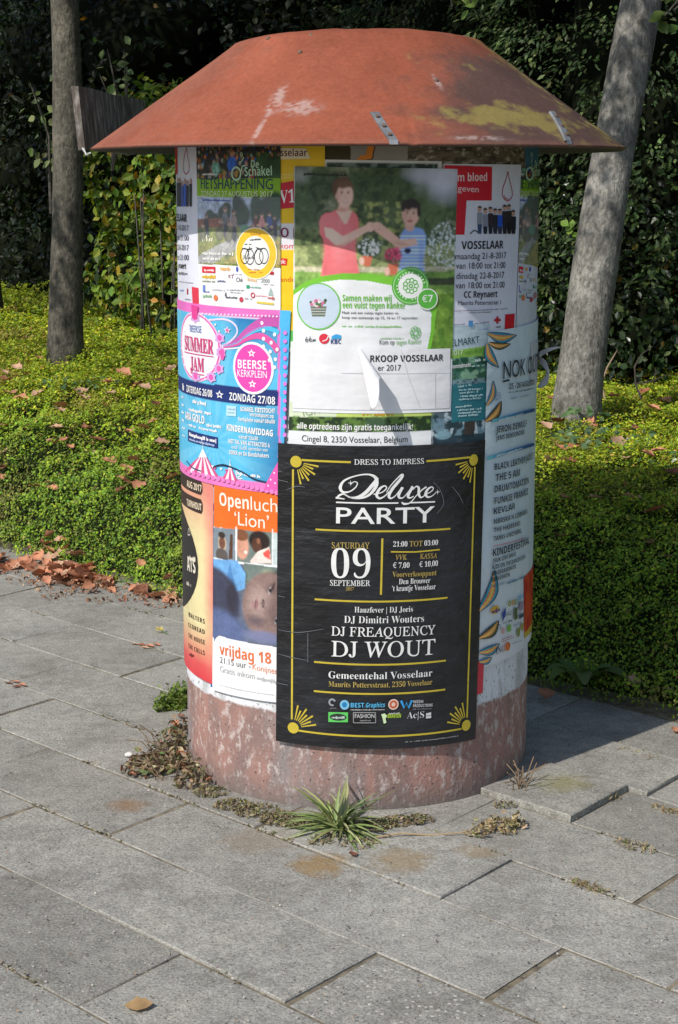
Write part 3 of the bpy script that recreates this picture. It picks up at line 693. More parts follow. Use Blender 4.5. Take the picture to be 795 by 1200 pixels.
i1 = Ink(p, 'lettering'); i1.text('SELAAR', (207.5, 259), (219, 260), 8, BK, 'bold')
for y, t_ in ((269.5, '21-8-2017'), (281, 'tot 21:00'), (292.5, '22-8-2017'), (304, 'tot 21:00')): i1.text(t_, (208, y), (221.3, y+1), 6, (60, 60, 75))
i1.text('ynaert', (209, 314), (218.2, 315), 6, BK, 'bold'); i1.greek((209, 321), (219, 322), 3, (120, 120, 130), 2); i1.greek((210, 330), (226, 332), 1, (150, 140, 160), 2); i1.build()
i1 = Ink(p, 'sponsor_logos'); i1.area([(224.8, 336), (233, 337.5), (233.5, 358), (226, 357)], (225, 60, 85)); i1.area([(219.2, 338), (220.4, 338), (220.4, 345), (219.2, 345)], (190, 40, 60)); i1.greek((211, 341), (215, 341), 2, (120, 150, 200), 4); i1.greek((217, 351), (224, 352), 1.6, (130, 130, 140), 4); i1.build()

# --- cycling posters
def cyc(p, X, full, seed):
    """X: photo x of the left poster -> x on this copy"""
    P = lambda pts: [(X(x), y) for x, y in pts]; g = random.Random(seed); p.refx = X(290)
    p.poly(P([(226, 150), (334, 150), (334, 210), (226, 210)]), (38, 40, 34)); p.poly(P([(300, 178), (334, 178), (334, 212), (300, 212)]), (46, 82, 40))
    cs = [(150, 60, 50), (190, 150, 60), (40, 90, 170), (200, 190, 180), (90, 110, 60), (170, 130, 110), (60, 60, 70), (120, 160, 150), (30, 30, 30), (210, 120, 50)]
    for k in range(330):
        y = 163+46*g.random()**1.5; x = g.uniform(230, 328)
        if x > 300 and y > 182: continue
        q = .8+(y-163)/22; p.ell(X(x), y, q, q*1.5, g.choice(cs), g.uniform(.5, 1), .5)
    p.ell(X(272), 192, 6, 9, (45, 95, 190)); p.ell(X(253), 198, 5, 9, (120, 185, 170), .8); p.ell(X(272), 181, 2.4, 3, (190, 140, 120))
    p.poly(P([(226, 209.5), (334, 209), (334, 231.8), (226, 230)]), (142, 190, 35))
    ph = P([(226, 230.5), (334, 232), (334, 313), (226, 308)]); p.poly(ph, (190, 206, 235))
    for (x, y, rx, ry) in ((246, 252, 6, 7), (251, 255, 8, 6), (263, 250, 9, 11), (266, 244, 6, 8), (280, 248, 9, 20), (277, 236, 5, 10), (286, 252, 8, 14), (306, 250, 16, 19), (318, 246, 16, 20), (324, 240, 10, 16), (300, 240, 7, 13)): p.ell(X(x), y, rx, ry, (44+g.randint(-8, 8), 70+g.randint(-8, 8), 48), 1, .35)
    p.poly(P([(226, 257), (270, 255), (270, 270), (226, 270)]), (140, 84, 62)); p.poly(P([(226, 267), (334, 264), (334, 314), (226, 308)]), (140, 142, 68)); p.grain(P([(226, 267), (334, 264), (334, 314), (226, 308)]), (90, 110, 50), 70, .45, .2, 4, .8)
    p.poly(P([(233, 300), (268, 281), (334, 268), (334, 274), (280, 290), (250, 309), (232, 308)]), (168, 168, 166)); p.poly(P([(262, 308), (300, 284), (334, 282), (334, 314)]), (182, 160, 66)); p.grain(P([(262, 308), (300, 284), (334, 282), (334, 314)]), (120, 130, 60), 90, .5, .15, 5, .8)
    for (x, y, sc, c1) in ((242, 264, 1, (30, 30, 38)), (264, 259, 1.25, (120, 125, 130)), (274, 262, 1.2, (150, 130, 125)), (300, 264, .95, (120, 60, 60)), (307, 263, 1, (225, 150, 150)), (316, 262, 1, (60, 85, 150)), (322, 265, .9, (60, 60, 80))):
        p.ell(X(x), y-11*sc, 2*sc, 3*sc, (200, 160, 140)); p.ell(X(x), y-12.5*sc, 2*sc, 2*sc, (70, 60, 50), .8); p.ell(X(x), y-1, 3.6*sc, 8*sc, c1, 1, .3); p.ell(X(x+1), y+10*sc, 2.6*sc, 8*sc, (48, 52, 68), 1, .3); p.ell(X(x-5*sc), y+12*sc, 4.5*sc, 7*sc, (40, 42, 45), .75, .3); p.ell(X(x-5*sc), y+12*sc, 3.3*sc, 5.5*sc, (130, 130, 100), .6, .3)
        p.ell(X(x-4*sc), y+1, 3*sc, 2*sc, (205, 165, 145), .9, .4)
    p.ell(X(287), 269, 6, 6, (95, 160, 130), .8); p.texture(P([(226, 160), (334, 160), (334, 209), (226, 209)]), .9, 3); p.texture(ph, .6, 4); p._put((p.col.max(-1) < 1)*(p.Z < cyl(p.refx, 231, p.r)[1])*(p.Z > cyl(p.refx, 310, p.r)[1])*.14, (235, 238, 245)); p.build()
    i1 = Ink(p, 'title_band_lettering'); i1.text('FIETSHAPPENING', (X(235.5), 221), (X(320), 222), 11, (25, 60, 95)); i1.text('ZONDAG 27 AUGUSTUS 2017', (X(236), 229.5), (X(320), 230.5), 5.5, (235, 245, 200)); i1.greek((X(237), 235), (X(270), 236), 1.8, (90, 110, 190), 3); i1.greek((X(237), 205), (X(255), 205), 2, (230, 230, 230), 2); i1.build()
    i1 = Ink(p, 'club_emblem'); c = (190, 225, 190)
    i1.disc(X(277), 203.5, 5.5, 7.5, c, .74); i1.curve([(X(281), 191), (X(284), 188), (X(286), 184)], 1.2, c); i1.disc(X(283), 181, 1.6, 2.2, c, .6); i1.curve([(X(283), 201), (X(284), 195), (X(288), 194)], 1.4, c)
    i1.text('De', (X(294), 196), (X(303.5), 197), 7.5, c, 'bold'); i1.text('Schakel', (X(287), 206.5), (X(319), 205.5), 9, c, 'bold'); i1.build()
    i1 = Ink(p, 'sponsor_logos'); i1.text('Nu', (X(237), 283), (X(250), 283), 8, (240, 240, 215), 'script')
    for (y, n_) in ((298, 36), (304, 22)): i1.greek((X(237), y), (X(237+n_), y+1), 3, (245, 245, 240), n_)
    i1.area([(X(237), 312), (X(252.5), 312.6), (X(252.5), 320), (X(237), 319.4)], (222, 45, 60)); i1.greek((X(239), 317.3), (X(251), 317.8), 2, WH, 1)
    def lg(x0, y, x1, h, c, sd): i1.greek((X(x0), y), (X(x1), y+.8), h, c, sd)
    lg(257, 316, 269, 3.5, (245, 190, 120), 2); i1.disc(X(278), 315.5, 1.2, 2.8, (70, 90, 190)); lg(273, 321.5, 283, 1.2, (150, 150, 170), 5); lg(237, 325.5, 251, 3.6, (235, 195, 50), 3); lg(237, 330, 252, 1.6, (120, 130, 60), 4); lg(255, 330, 264, 2, (100, 110, 150), 6); i1.text('KT', (X(268), 326), (X(274), 326.5), 4, (150, 70, 90)); i1.text('Chk', (X(277), 330), (X(285), 330.5), 4.5, (70, 75, 85)); lg(290, 329, 299, 3.4, (240, 205, 160), 8); i1.text('2000', (X(306), 331), (X(316), 331.5), 4.2, (150, 160, 160)); i1.area([(X(316.5), 318), (X(321), 318.3), (X(321), 322), (X(316.5), 321.7)], (190, 25, 50)); lg(308, 333.5, 321, 1, (150, 160, 150), 9)
    i1.area([(X(238), 334), (X(240.5), 334), (X(240.5), 342), (X(238), 342)], (110, 140, 210)); lg(238, 342, 245, 1.5, (90, 110, 190), 2); lg(249, 340, 263, 1.6, (190, 195, 205), 4); lg(266, 340, 286, 1.1, (110, 120, 140), 7); lg(270, 343, 282, 1.1, (150, 150, 160), 8); i1.area([(X(289), 334), (X(292.5), 334), (X(292.5), 338), (X(289), 338)], (40, 165, 120)); lg(293, 337, 305, 1.6, (140, 190, 170), 3); i1.area([(X(314.5), 346), (X(317.5), 337), (X(320.5), 346.4)], (170, 195, 190)); lg(314, 350, 321, 2.8, (205, 110, 110), 3); i1.disc(X(296.5), 346, 2.4, 3, (205, 60, 85), .6); lg(300, 347, 313, 1.3, (230, 150, 160), 4)
    lg(238, 348, 248, 3, (150, 190, 150), 6); i1.disc(X(253), 349, 2.3, 3.2, (235, 125, 75)); lg(264, 349, 278, 1.8, (90, 95, 105), 2); i1.curve([(X(264), 347), (X(265), 343), (X(265.5), 349)], .8, (60, 60, 70)); i1.disc(X(283), 351, 2.2, 2.8, (200, 70, 90)); lg(287, 350.5, 295, 2, (170, 170, 180), 5); i1.area([(X(301), 353), (X(321), 355), (X(321), 357.4), (X(301), 355.4)], (230, 205, 90)); i1.build()
p = Poster('cycling_day_poster', 'fully visible green and white cycling day poster with round yellow bicycle sticker', [(230, 163), (329, 163), (329, 366), (233.5, 358)], 4, (244, 243, 246), .0016); cyc(p, lambda x: x, True, 4)
i1 = Ink(p, 'bicycle_sticker'); i1.disc(299.4, 297, 22.5, 27, (250, 246, 225)); i1.disc(299.4, 297, 21.5, 26, (250, 200, 55)); i1.disc(299.4, 297, 15, 18, (238, 238, 236)); k = (35, 40, 50)
for x, y in ((287, 300), (293, 301), (303.5, 301), (309.5, 300)): i1.disc(x, y, 5, 8.5, k, .86)
for a_, b_ in (((284, 291), (296, 291)), ((300, 290), (309, 291)), ((296, 301), (303, 290)), ((290, 301), (293, 289))): i1.curve([a_, ((a_[0]+b_[0])/2, (a_[1]+b_[1])/2+1), b_], 1, k)
i1.greek((293, 282), (306, 281), 1.6, k, 3); i1.greek((287, 287), (296, 287), 1.6, k, 5); i1.text('Samen', (285, 304), (298, 303.5), 5, k, 'script'); i1.greek((291, 316), (305, 317), 1.6, (190, 110, 40), 7); i1.greek((291, 320), (307, 320), 1.6, (215, 130, 40), 9); i1.greek((293, 275), (306, 275), 1.4, (215, 140, 40), 2); i1.build()
zt, zb = cyl(612, 196)[1], cyl(606, 390)[1]
p = Poster('cycling_day_poster', 'dark cycling day poster wrapping the right edge of the column, beside the blood donor poster', [(611, 197), ('a', 118, zt+.012), ('a', 118, zb+.03), (605, 390)], 2, (226, 230, 240), .0022); cyc(p, lambda x: 606.8+(x-232)*.32, False, 9)

# --- fist-bump flower poster
p = Poster('flower_sale_poster', 'poster of a woman and a boy bumping fists above a white and green swoosh', [(345, 195), (536.5, 198), (528.5, 482), (343, 482)], 4, (246, 248, 250), .0015); p.refx = 440
ph = [(345, 195), (540, 195), (540, 420), (345, 420)]
p.poly(ph, (120, 128, 100)); p.grain([(345, 195), (540, 195), (540, 300), (345, 300)], (60, 82, 48), 26, .40, .12, 3); p.grain([(345, 195), (540, 195), (540, 330), (345, 330)], (88, 102, 62), 60, .5, .12, 7, .8)
for (x, y, rx, ry, c) in ((380, 212, 22, 20, (52, 74, 46)), (362, 240, 22, 34, (62, 84, 54)), (440, 215, 34, 26, (58, 78, 44)), (420, 250, 26, 26, (70, 88, 50)), (505, 250, 18, 36, (82, 104, 60)), (465, 235, 16, 24, (74, 92, 52)), (360, 285, 24, 20, (88, 102, 56))): p.ell(x, y, rx, ry, c, .85, .5)
p.grain([(345, 195), (540, 195), (540, 310), (345, 310)], (40, 60, 34), 75, .56, .08, 13, .75); p.grain([(400, 236), (475, 236), (475, 300), (400, 300)], (150, 158, 82), 80, .5, .1, 17, .8)
p.poly([(345, 288), (540, 286), (540, 318), (345, 318)], (150, 160, 96), .8); p.grain([(345, 288), (540, 286), (540, 318), (345, 318)], (100, 116, 66), 70, .5, .1, 19, .9); p.poly([(345, 312), (540, 312), (540, 318), (345, 318)], (200, 190, 160), .7); p.poly([(345, 318), (540, 318), (540, 420), (345, 420)], (122, 160, 62)); p.grain([(345, 316), (540, 316), (540, 420), (345, 420)], (84, 128, 46), 50, .45, .2, 23, .8); p.poly([(495, 326), (540, 325), (540, 334), (495, 334)], (54, 56, 46), .9)
g = random.Random(12)
for _ in range(260):
    a_ = g.uniform(0, 6.28); q = math.sqrt(g.random()); p.ell(520+19*q*math.cos(a_), 288+28*q*math.sin(a_), g.uniform(.7, 1.6), g.uniform(.8, 1.8), g.choice([(205, 218, 228), (190, 205, 205), (225, 232, 240), (120, 140, 120)]), .85, .5)
p.texture(ph, .5, 8)
p.ell(522, 210, 36, 30, (176, 180, 200), 1, .7); p.ell(500, 203, 30, 13, (172, 178, 198), .95, .7); p.ell(352, 204, 14, 12, (140, 148, 152), .7, .7); p.ell(497, 232, 9, 20, (70, 88, 50), .8, .8); p.ell(508, 250, 10, 22, (80, 100, 58), .7, .8)
# woman
skin, sk2 = (222, 176, 158), (205, 155, 138)
p.ell(402, 222, 11.5, 14.5, (92, 62, 44)); p.ell(393, 218, 3.4, 6, (92, 62, 44)); p.ell(403, 247, 7, 10, sk2)
p.poly([(380, 255), (386, 250), (394, 246), (412, 247), (417, 250), (420, 256), (421, 266), (418, 278), (416, 288), (418, 302), (422, 324), (376, 324), (379, 306), (381, 292), (379, 280), (375, 274), (375, 264)], (226, 98, 104)); p.ell(381, 316, 3, 14, (184, 70, 80), .5, .9); p.ell(398, 262, 3, 12, (240, 124, 126), .5, .9); p.ell(408, 300, 3, 18, (198, 78, 88), .45, .9); p.ell(385, 262, 10, 12, (228, 102, 108)); p.ell(398, 301, 17, 20, (234, 112, 116), .5, .8)
p.ell(385, 290, 9, 30, (196, 78, 86), .55, .9); p.ell(412, 280, 8, 30, (236, 112, 116), .5, .9); p.poly([(394, 247), (413, 247), (407, 262), (404, 263)], skin); p.ell(401, 246, 6, 4, (186, 136, 118), .7, .7); p.ell(404.5, 229, 9.2, 13.5, skin); p.ell(404, 216.5, 9.5, 5, (104, 72, 50), 1, .4)
p.ell(400.6, 226, 1.4, .9, (60, 45, 45)); p.ell(408.4, 226, 1.4, .9, (60, 45, 45)); p.ell(400.6, 223.6, 2, .6, (110, 75, 60), .8); p.ell(408.4, 223.6, 2, .6, (110, 75, 60), .8); p.ell(405.3, 230.5, 1.2, 2.6, sk2, .7); p.ell(405, 236.6, 3.6, 1.6, (176, 92, 90), .9, .5); p.ell(405, 236.2, 2.8, .8, (242, 226, 218), .9, .5); p.ell(397.5, 231, 4, 9, (196, 146, 126), .55, .8); p.ell(407, 221.5, 4, 3, (232, 192, 174), .6, .8); p.ell(410, 232, 2.2, 2.4, (232, 170, 156), .6, .8); p.ell(394.6, 230, 1.5, 3, sk2)
p.poly([(380, 266), (390, 268), (402, 277), (430, 263), (433, 270), (404, 288), (393, 287), (382, 277)], skin); p.ell(404, 286, 20, 2.2, (186, 132, 114), .6, .8, -.35); p.ell(434, 266, 5, 5.5, skin); p.ell(437, 264, 2, 4, sk2, .7)
p.ell(433, 291, 14.5, 11, (50, 78, 52), 1, .25)
for _ in range(75): a_ = g.uniform(0, 6.28); q = math.sqrt(g.random()); p.ell(433+13*q*math.cos(a_), 290+10*q*math.sin(a_), g.uniform(.8, 1.7), g.uniform(.8, 1.7), g.choice([(240, 240, 236), (225, 228, 220), (70, 95, 60), (238, 236, 228)]), 1, .4)
p.poly([(424, 300), (437, 300), (434, 312), (427, 312)], (196, 96, 62)); p.ell(424, 306, 3, 4.5, skin)
# boy
p.poly([(470, 275), (474, 269), (480, 266), (490, 266.5), (496, 269), (500, 277), (499, 290), (496, 304), (498, 328), (467, 328), (469, 306), (467, 290)], (112, 150, 216))
for y in range(276, 326, 4): p.poly([(468, y), (499, y), (499, y+1.1), (468, y+1.1)], (205, 220, 244), .85)
p.ell(480.5, 265, 5.5, 6, sk2); p.ell(481.5, 250.5, 10, 13.5, (214, 166, 146)); p.ell(481.5, 239.5, 11, 7, (48, 38, 36), 1, .3); p.ell(491, 246, 2.2, 8, (52, 42, 38)); p.ell(473, 243, 2.2, 5, (52, 42, 38))
p.ell(477.4, 250, 1.3, .9, (40, 35, 40)); p.ell(485, 250, 1.3, .9, (40, 35, 40)); p.ell(477.4, 247.6, 2, .6, (60, 45, 40), .8); p.ell(485, 247.6, 2, .6, (60, 45, 40), .8); p.ell(475, 253, 3.6, 8, (190, 140, 120), .5, .8); p.ell(484, 246, 4, 3, (226, 182, 162), .6, .8); p.ell(481, 254.5, 1.3, 2, (196, 145, 125), .8); p.ell(480.6, 259, 3.4, 1.3, (175, 85, 85))
p.poly([(441, 262), (447, 262), (470, 281), (487, 279), (490, 286), (468, 292), (440, 271)], (214, 166, 146)); p.ell(472, 286, 16, 2, (178, 130, 112), .6, .8, .2); p.ell(494, 300, 4, 24, (84, 116, 180), .5, .9); p.ell(443, 266, 5, 5.5, (218, 170, 150)); p.ell(440, 262, 3, 2, (232, 190, 172), .6, .8); p.ell(444, 269, 3, 2, (190, 142, 124), .6, .8); p.ell(478, 294, 4, 3, (30, 35, 60))
p.ell(461, 299, 10.5, 9, (150, 40, 70), 1, .3)
for _ in range(70): a_ = g.uniform(0, 6.28); q = math.sqrt(g.random()); p.ell(461+10*q*math.cos(a_), 298+8.5*q*math.sin(a_), g.uniform(.8, 1.8), g.uniform(.8, 1.8), g.choice([(226, 60, 110), (238, 96, 140), (205, 40, 90), (70, 100, 60)]), 1, .4)
p.poly([(455, 309), (467, 309), (465, 322), (457, 322)], (190, 92, 60)); p.ell(454, 318, 3, 5, (214, 166, 146))
p.soften(3); lv = fbm(p.S*16, p.Z*16, 91); p.col = np.where((p.Z > cyl(440, 330, p.r)[1])[..., None], p.col*(.80+.42*lv)[..., None], p.col); p.col = np.where((p.Z > cyl(440, 346, p.r)[1])[..., None], np.clip((p.col*.85+p.col.mean(-1, keepdims=True)*.15)*1.5, 0, .80), p.col)
# swoosh
def arc(dy): return [(344, 341+dy), (356, 332+dy), (375, 325+dy), (400, 321.5+dy), (430, 321.5+dy), (462, 326+dy), (485, 333+dy), (503, 344+dy*.8), (507+dy*.1, 366), (507, 385), (502, 412)]
p.poly(arc(-1)[:6]+[(490, 331), (508, 341), (512, 362), (509, 388), (503, 420), (340, 420)], (128, 205, 62)); p.poly([(344, 346), (356, 337.5), (375, 331), (400, 327.5), (430, 329), (462, 335), (485, 343), (500, 354), (506, 368), (505, 388), (499, 420), (500, 500), (340, 500)], (246, 248, 250)); p.build()
i1 = Ink(p, 'price_seal'); gr = (98, 190, 75); i1.disc(481.5, 335, 19.5, 19.5, gr); i1.disc(481.5, 335, 13, 13, (250, 252, 248)); i1.disc(481.5, 335, 18, 18, (205, 238, 190), .965)
for k in range(9): a_ = 2*math.pi*k/9; i1.disc(481.5+6.6*math.cos(a_), 335+6.6*math.sin(a_), 2.6, 2.6, gr, .62, n=14)
i1.disc(481.5, 335, 2.3, 2.3, gr, .5, n=14)
for k in range(26): a_ = 2*math.pi*k/26; i1.disc(481.5+16*math.cos(a_), 335+16*math.sin(a_), .9, 1, (225, 245, 215), n=6) if k % 7 else None
i1.disc(501, 350.5, 11, 11, (250, 252, 248)); i1.disc(501, 350.5, 10, 10, gr); i1.text('€7', (494.5, 354), (507, 353.5), 7, WH, 'bold'); i1.build()
i1 = Ink(p, 'slogan_lettering'); i1.text('Samen maken wij', (401.5, 352.7), (459, 353.2), 6.3, (120, 200, 70), 'bold'); i1.text('een vuist tegen kanker', (401.5, 361), (475, 361.5), 6.3, (120, 200, 70), 'bold'); i1.text('Maak ook een vuistje tegen kanker en', (401, 367.8), (467, 368.4), 2.9, (50, 55, 55)); i1.text('koop een azaleaatje op 15, 16 en 17 september', (401, 373.4), (490, 374), 2.9, (70, 80, 70)); i1.greek((401, 383), (470, 383.6), 1.8, (150, 210, 130), 5); i1.greek((356, 205), (405, 206.5), 2.4, (45, 55, 40), 6); i1.build()
i1 = Ink(p, 'basket_roundel'); i1.disc(373.5, 359, 23, 24.5, (120, 200, 90)); i1.disc(373.5, 359, 21.6, 23, (206, 222, 238)); i1.area([(364, 359), (383, 359), (381, 371), (366, 371)], (120, 130, 110))
for k in range(22): i1.disc(364.5+g.random()*19, 351+g.random()*8, 1.6, 1.6, g.choice([(215, 120, 160), (235, 200, 215), (90, 130, 80), (245, 240, 240), (60, 90, 60)]), n=8)
for y in (362, 365, 368): i1.line([(365, y), (382, y)], .7, (220, 225, 225))
i1.build()
i1 = Ink(p, 'sponsor_logos'); i1.text('één', (358, 401), (370.5, 400), 5.5, (60, 60, 64), 'script'); i1.disc(380, 397, 5.3, 5.3, (222, 50, 70)); i1.line([(378, 400), (383, 398), (385, 394)], 1, WH); i1.area([(388.5, 397.5), (400, 397), (400, 393), (394, 391.5), (389, 394)], (60, 165, 225)); i1.text('KBC', (388, 403), (400, 402.8), 4.5, (30, 60, 130), 'bold'); i1.text('Kom op', (445, 403.8), (462.5, 403.6), 5.2, (80, 85, 80)); i1.text('tegen Kanker', (464.5, 403.8), (494, 402.6), 5.2, (130, 185, 110)); i1.greek((446, 397), (473, 397), 1.2, (160, 200, 150), 3)
for k in range(8): a_ = 2*math.pi*k/8; i1.disc(487+4.3*math.cos(a_), 390+5*math.sin(a_), 2.2, 2.6, (110, 195, 105), .7, n=10)
i1.build()

# --- lower poster with the address line
p = Poster('free_concert_poster', 'green concert poster strip with address line Cingel 8, directly above the black poster', [(341, 400), (510, 400), (508, 524), (338, 524)], 3, (244, 246, 246), .003); p.refx = 425
p.poly([(336, 470), (512, 470), (512, 494), (336, 494)], (206, 226, 120)); p.poly([(336, 470), (395, 470), (395, 494), (336, 494)], (226, 238, 206)); p.band(489.5, 507, (38, 60, 32)); p.grain([(336, 486), (512, 486), (512, 509), (336, 509)], (104, 140, 64), 90, .5, .12, 5, .9); p.ell(440, 495, 12, 7, (70, 100, 70), .8); p.band(506.8, 530, (244, 246, 248)); p.build()
i1 = Ink(p, 'lettering'); i1.text('alle optredens zijn gratis toegankelijk!', (348, 502), (484, 503.5), 6.2, WH, 'bold'); i1.text('Cingel 8, 2350 Vosselaar, Belgium', (354, 517), (478, 518), 6.6, (52, 56, 60)); i1.text('IGROU', (356, 488), (394, 480), 8, (150, 172, 140)); i1.greek((414, 481.5), (470, 482), 2.6, (200, 160, 50), 6); i1.greek((425, 486.5), (460, 487), 2.6, (210, 160, 50), 7); i1.greek((344, 470), (350, 470), 5, (90, 120, 90), 2); i1.build()

# --- market poster
p = Poster('market_poster', 'teal market poster with tree photo, ending ELMARKT, between white sheet and feather poster', [(508, 380), (575, 380), (572, 526), (505, 526)], 3, (202, 222, 230), .0022); p.refx = 548
p.poly([(528, 411), (576, 404), (576, 418), (528, 421)], (150, 200, 90)); p.poly([(505, 421), (576, 416), (576, 530), (505, 530)], (70, 120, 104)); p.grain([(505, 421), (576, 416), (576, 456), (505, 456)], (150, 195, 160), 45, .5, .12, 6, .9); p.grain([(505, 421), (576, 416), (576, 456), (505, 456)], (32, 84, 62), 60, .5, .1, 9, .9); p.poly([(505, 446), (576, 442), (576, 456), (505, 456)], (140, 170, 180), .8); p.grain([(505, 446), (576, 442), (576, 456), (505, 456)], (60, 80, 95), 90, .5, .1, 3, 1)
p.poly([(500, 478), (530, 478), (530, 526), (500, 526)], (90, 110, 120)); p.poly([(500, 490), (576, 490), (576, 526), (500, 526)], (120, 150, 165)); p.grain([(500, 478), (576, 478), (576, 526), (500, 526)], (40, 64, 70), 60, .48, .1, 13, .95); p.grain([(500, 478), (576, 478), (576, 526), (500, 526)], (200, 216, 226), 70, .58, .08, 14, .9); p.poly([(544, 490), (557, 490), (556, 512), (544, 512)], (70, 64, 60)); p.poly([(500, 512), (576, 506), (576, 528), (500, 528)], (36, 58, 70), .9); p.ell(520, 510, 10, 5, (150, 190, 205), .7)
p.poly([(528, 451), (571, 448), (569.5, 492), (529.5, 495)], (48, 124, 136)); p.build()
i1 = Ink(p, 'lettering'); i1.text('ELMARKT', (529, 406), (562, 402), 7.5, (45, 75, 80)); i1.text('2017', (529, 416.5), (543, 415.2), 5, (235, 248, 225)); i1.text('van 8.00h', (545, 415.5), (570, 412.5), 4.5, (95, 160, 60)); i1.text('Rommelmarkt', (529.5, 432), (552, 429.5), 4.2, WH, 'bold'); i1.greek((557, 424), (569, 422.5), 3.4, (225, 240, 240), 5); i1.greek((553, 430), (568, 428.5), 2, (200, 225, 220), 5)
for k, (y, x0, x1) in enumerate(((454, 537, 552), (458, 538, 566), (461.5, 538, 560), (465.5, 538, 566), (469, 538, 564), (478, 534, 552), (481.5, 536, 564), (485, 537, 564), (488.5, 537, 560))): i1.greek((x0, y), (x1, y-2), 1.9, (200, 228, 232), k+20)
i1.build()

# --- white ticket sheet with its peeled flap
p = Poster('white_notice_sheet', 'blank white notice sheet with a torn flap curling off it, reading RKOOP VOSSELAAR', [(343.5, 409), (528, 408), (527, 478), (343, 478)], 5, (243, 243, 246), .006); p.refx = 440
p.poly([(511, 470), (528, 470), (528, 479), (511, 479)], (225, 225, 230), .6); p.build()
i1 = Ink(p, 'lettering'); i1.text('RKOOP VOSSELAAR', (434, 424), (519.5, 422.6), 6.6, (38, 38, 46), 'bold'); i1.text('er 2017', (443, 434.3), (470, 434.3), 6.2, (60, 60, 70)); i1.build()
i1 = Ink(p, 'fold_lines'); i1.line([(400, 437), (527, 436)], .6, (226, 228, 233)); i1.line([(470, 409), (478, 440), (492, 477)], .6, (232, 233, 238)); i1.line([(510, 437), (510, 477)], .6, (230, 232, 236)); i1.build()
def flap():
    """a torn tongue of the sheet rolled into an open horn: tip glued at the top, mouth lower right"""
    A = Vector(on_cyl(*cyl(421, 407), p.r+.002)); sB, zB = cyl(447, 468); B = Vector(on_cyl(sB, zB, R+.052)); ax = (B-A).normalized(); nrm = Vector(on_cyl(sB, 0, 1))-Vector(on_cyl(sB, 0, 0)); nrm.z = 0; nrm = (nrm-ax*nrm.dot(ax)).normalized(); sd = ax.cross(nrm); L = (B-A).length; V = []; nu, nv = 22, 16
    for j in range(nv+1):
        for i in range(nu+1):
            q = i/nu; ph = -1.15+q*3.9; l = L*(.42+.62*(1-q)**.8+.10*math.sin(q*9))*j/nv; r_ = .0015+.31*l*(.55+.25*q)
            V.append(tuple(A+ax*l+(nrm*math.cos(ph)-sd*math.sin(ph))*r_*.9-sd*(-.10)*l*(1-q)))
    f = [(j*(nu+1)+i, j*(nu+1)+i+1, (j+1)*(nu+1)+i+1, (j+1)*(nu+1)+i) for j in range(nv) for i in range(nu)]
    me = bpy.data.meshes.new('peeled_flap'); me.from_pydata(V, [], f); me.materials.append(ink(243, 243, 246)); me.polygons.foreach_set('use_smooth', [True]*len(f)); o = link('peeled_flap', me, p.root)
    md = o.modifiers.new('thickness', 'SOLIDIFY'); md.thickness = .0006
flap()
p = Poster('peeling_paper_strip', 'curled strip of grey paper peeling off the right edge of the column', [(622, 402), ('a', 100, cyl(622, 402)[1]), ('a', 100, cyl(622, 452)[1]), (621, 452)], 6, (215, 218, 222), .012)
def strip(path, w0, name):
    V = []; n = len(path); f = []
    for k, (x, y, dep_, hw) in enumerate(path):
        a_ = at_depth(x, y-hw, dep_); b_ = at_depth(x+1, y+hw, dep_); V += [a_, (a_+b_)/2+Vector((.004, -.006, 0)), b_]
    for k in range(n-1): f += [(3*k, 3*k+1, 3*k+4, 3*k+3), (3*k+1, 3*k+2, 3*k+5, 3*k+4)]
    me = bpy.data.meshes.new(name); me.from_pydata([tuple(q) for q in V], [], f); me.materials.append(ink(206, 208, 214)); me.polygons.foreach_set('use_smooth', [True]*len(f)); o = link(name, me, p.root)
    md = o.modifiers.new('s', 'SUBSURF'); md.levels = md.render_levels = 2; md = o.modifiers.new('t', 'SOLIDIFY'); md.thickness = .0008
strip([(630, 417, 4.50, 3.0), (634, 414, 4.50, 3.2), (640, 411, 4.47, 2.4), (648, 408, 4.45, 1.6), (657, 406.5, 4.43, .6)], 1, 'curled_end')
strip([(630, 421, 4.50, 4), (635, 424, 4.48, 5), (641, 430, 4.46, 6.5), (643, 438, 4.46, 7), (640, 446, 4.48, 6), (633, 452, 4.5, 3), (629, 454, 4.52, 1)], 1, 'curled_loop')
p.build()

# --- summer festival poster
zt, zb = cyl(300, 361)[1], cyl(285, 572)[1]
p = Poster('summer_festival_poster', 'bright blue and pink summer festival poster with circus tents on the left side', [('a', -121, zt+.004), (341, 364), (330, 579), ('a', -121, zb-.0)], 5, (95, 195, 235), .0032); p.refx = 285
g = random.Random(4); c0 = cyl(262, 520); ang = np.arctan2(p.Z-c0[1], p.S-c0[0]+.03); p._put((np.sin(ang*15) > .2)*.28, (150, 220, 245)); p._put(np.clip((cyl(285, 440)[1]-p.Z)/.15, 0, 1)*np.clip((p.S-cyl(285, 480)[0])/.1, 0, 1)*.8, (38, 120, 180)); p._put(np.clip((p.Z-cyl(285, 430)[1])/.12, 0, 1)*np.clip((p.S-cyl(262, 480)[0])/.06, 0, 1)*.9, (26, 110, 175))
zz0 = cyl(285, 360)[1]; p._put((p.Z > cyl(300, 373)[1])*1.0, (240, 215, 240)); p._put(((p.Z > cyl(300, 372.0)[1]) & (p.S < cyl(327, 400)[0]))*1.0, (236, 120, 200)); p._put(((p.Z < cyl(285, 455)[1]+.002) & (p.Z > cyl(285, 473)[1]) & (p.S < cyl(328, 460)[0]))*1., (32, 52, 118))
p._put((p.S > cyl(327.5, 450)[0])*1., (236, 120, 205)); p._put((p.S > cyl(330, 450)[0])*1., (84, 190, 245))
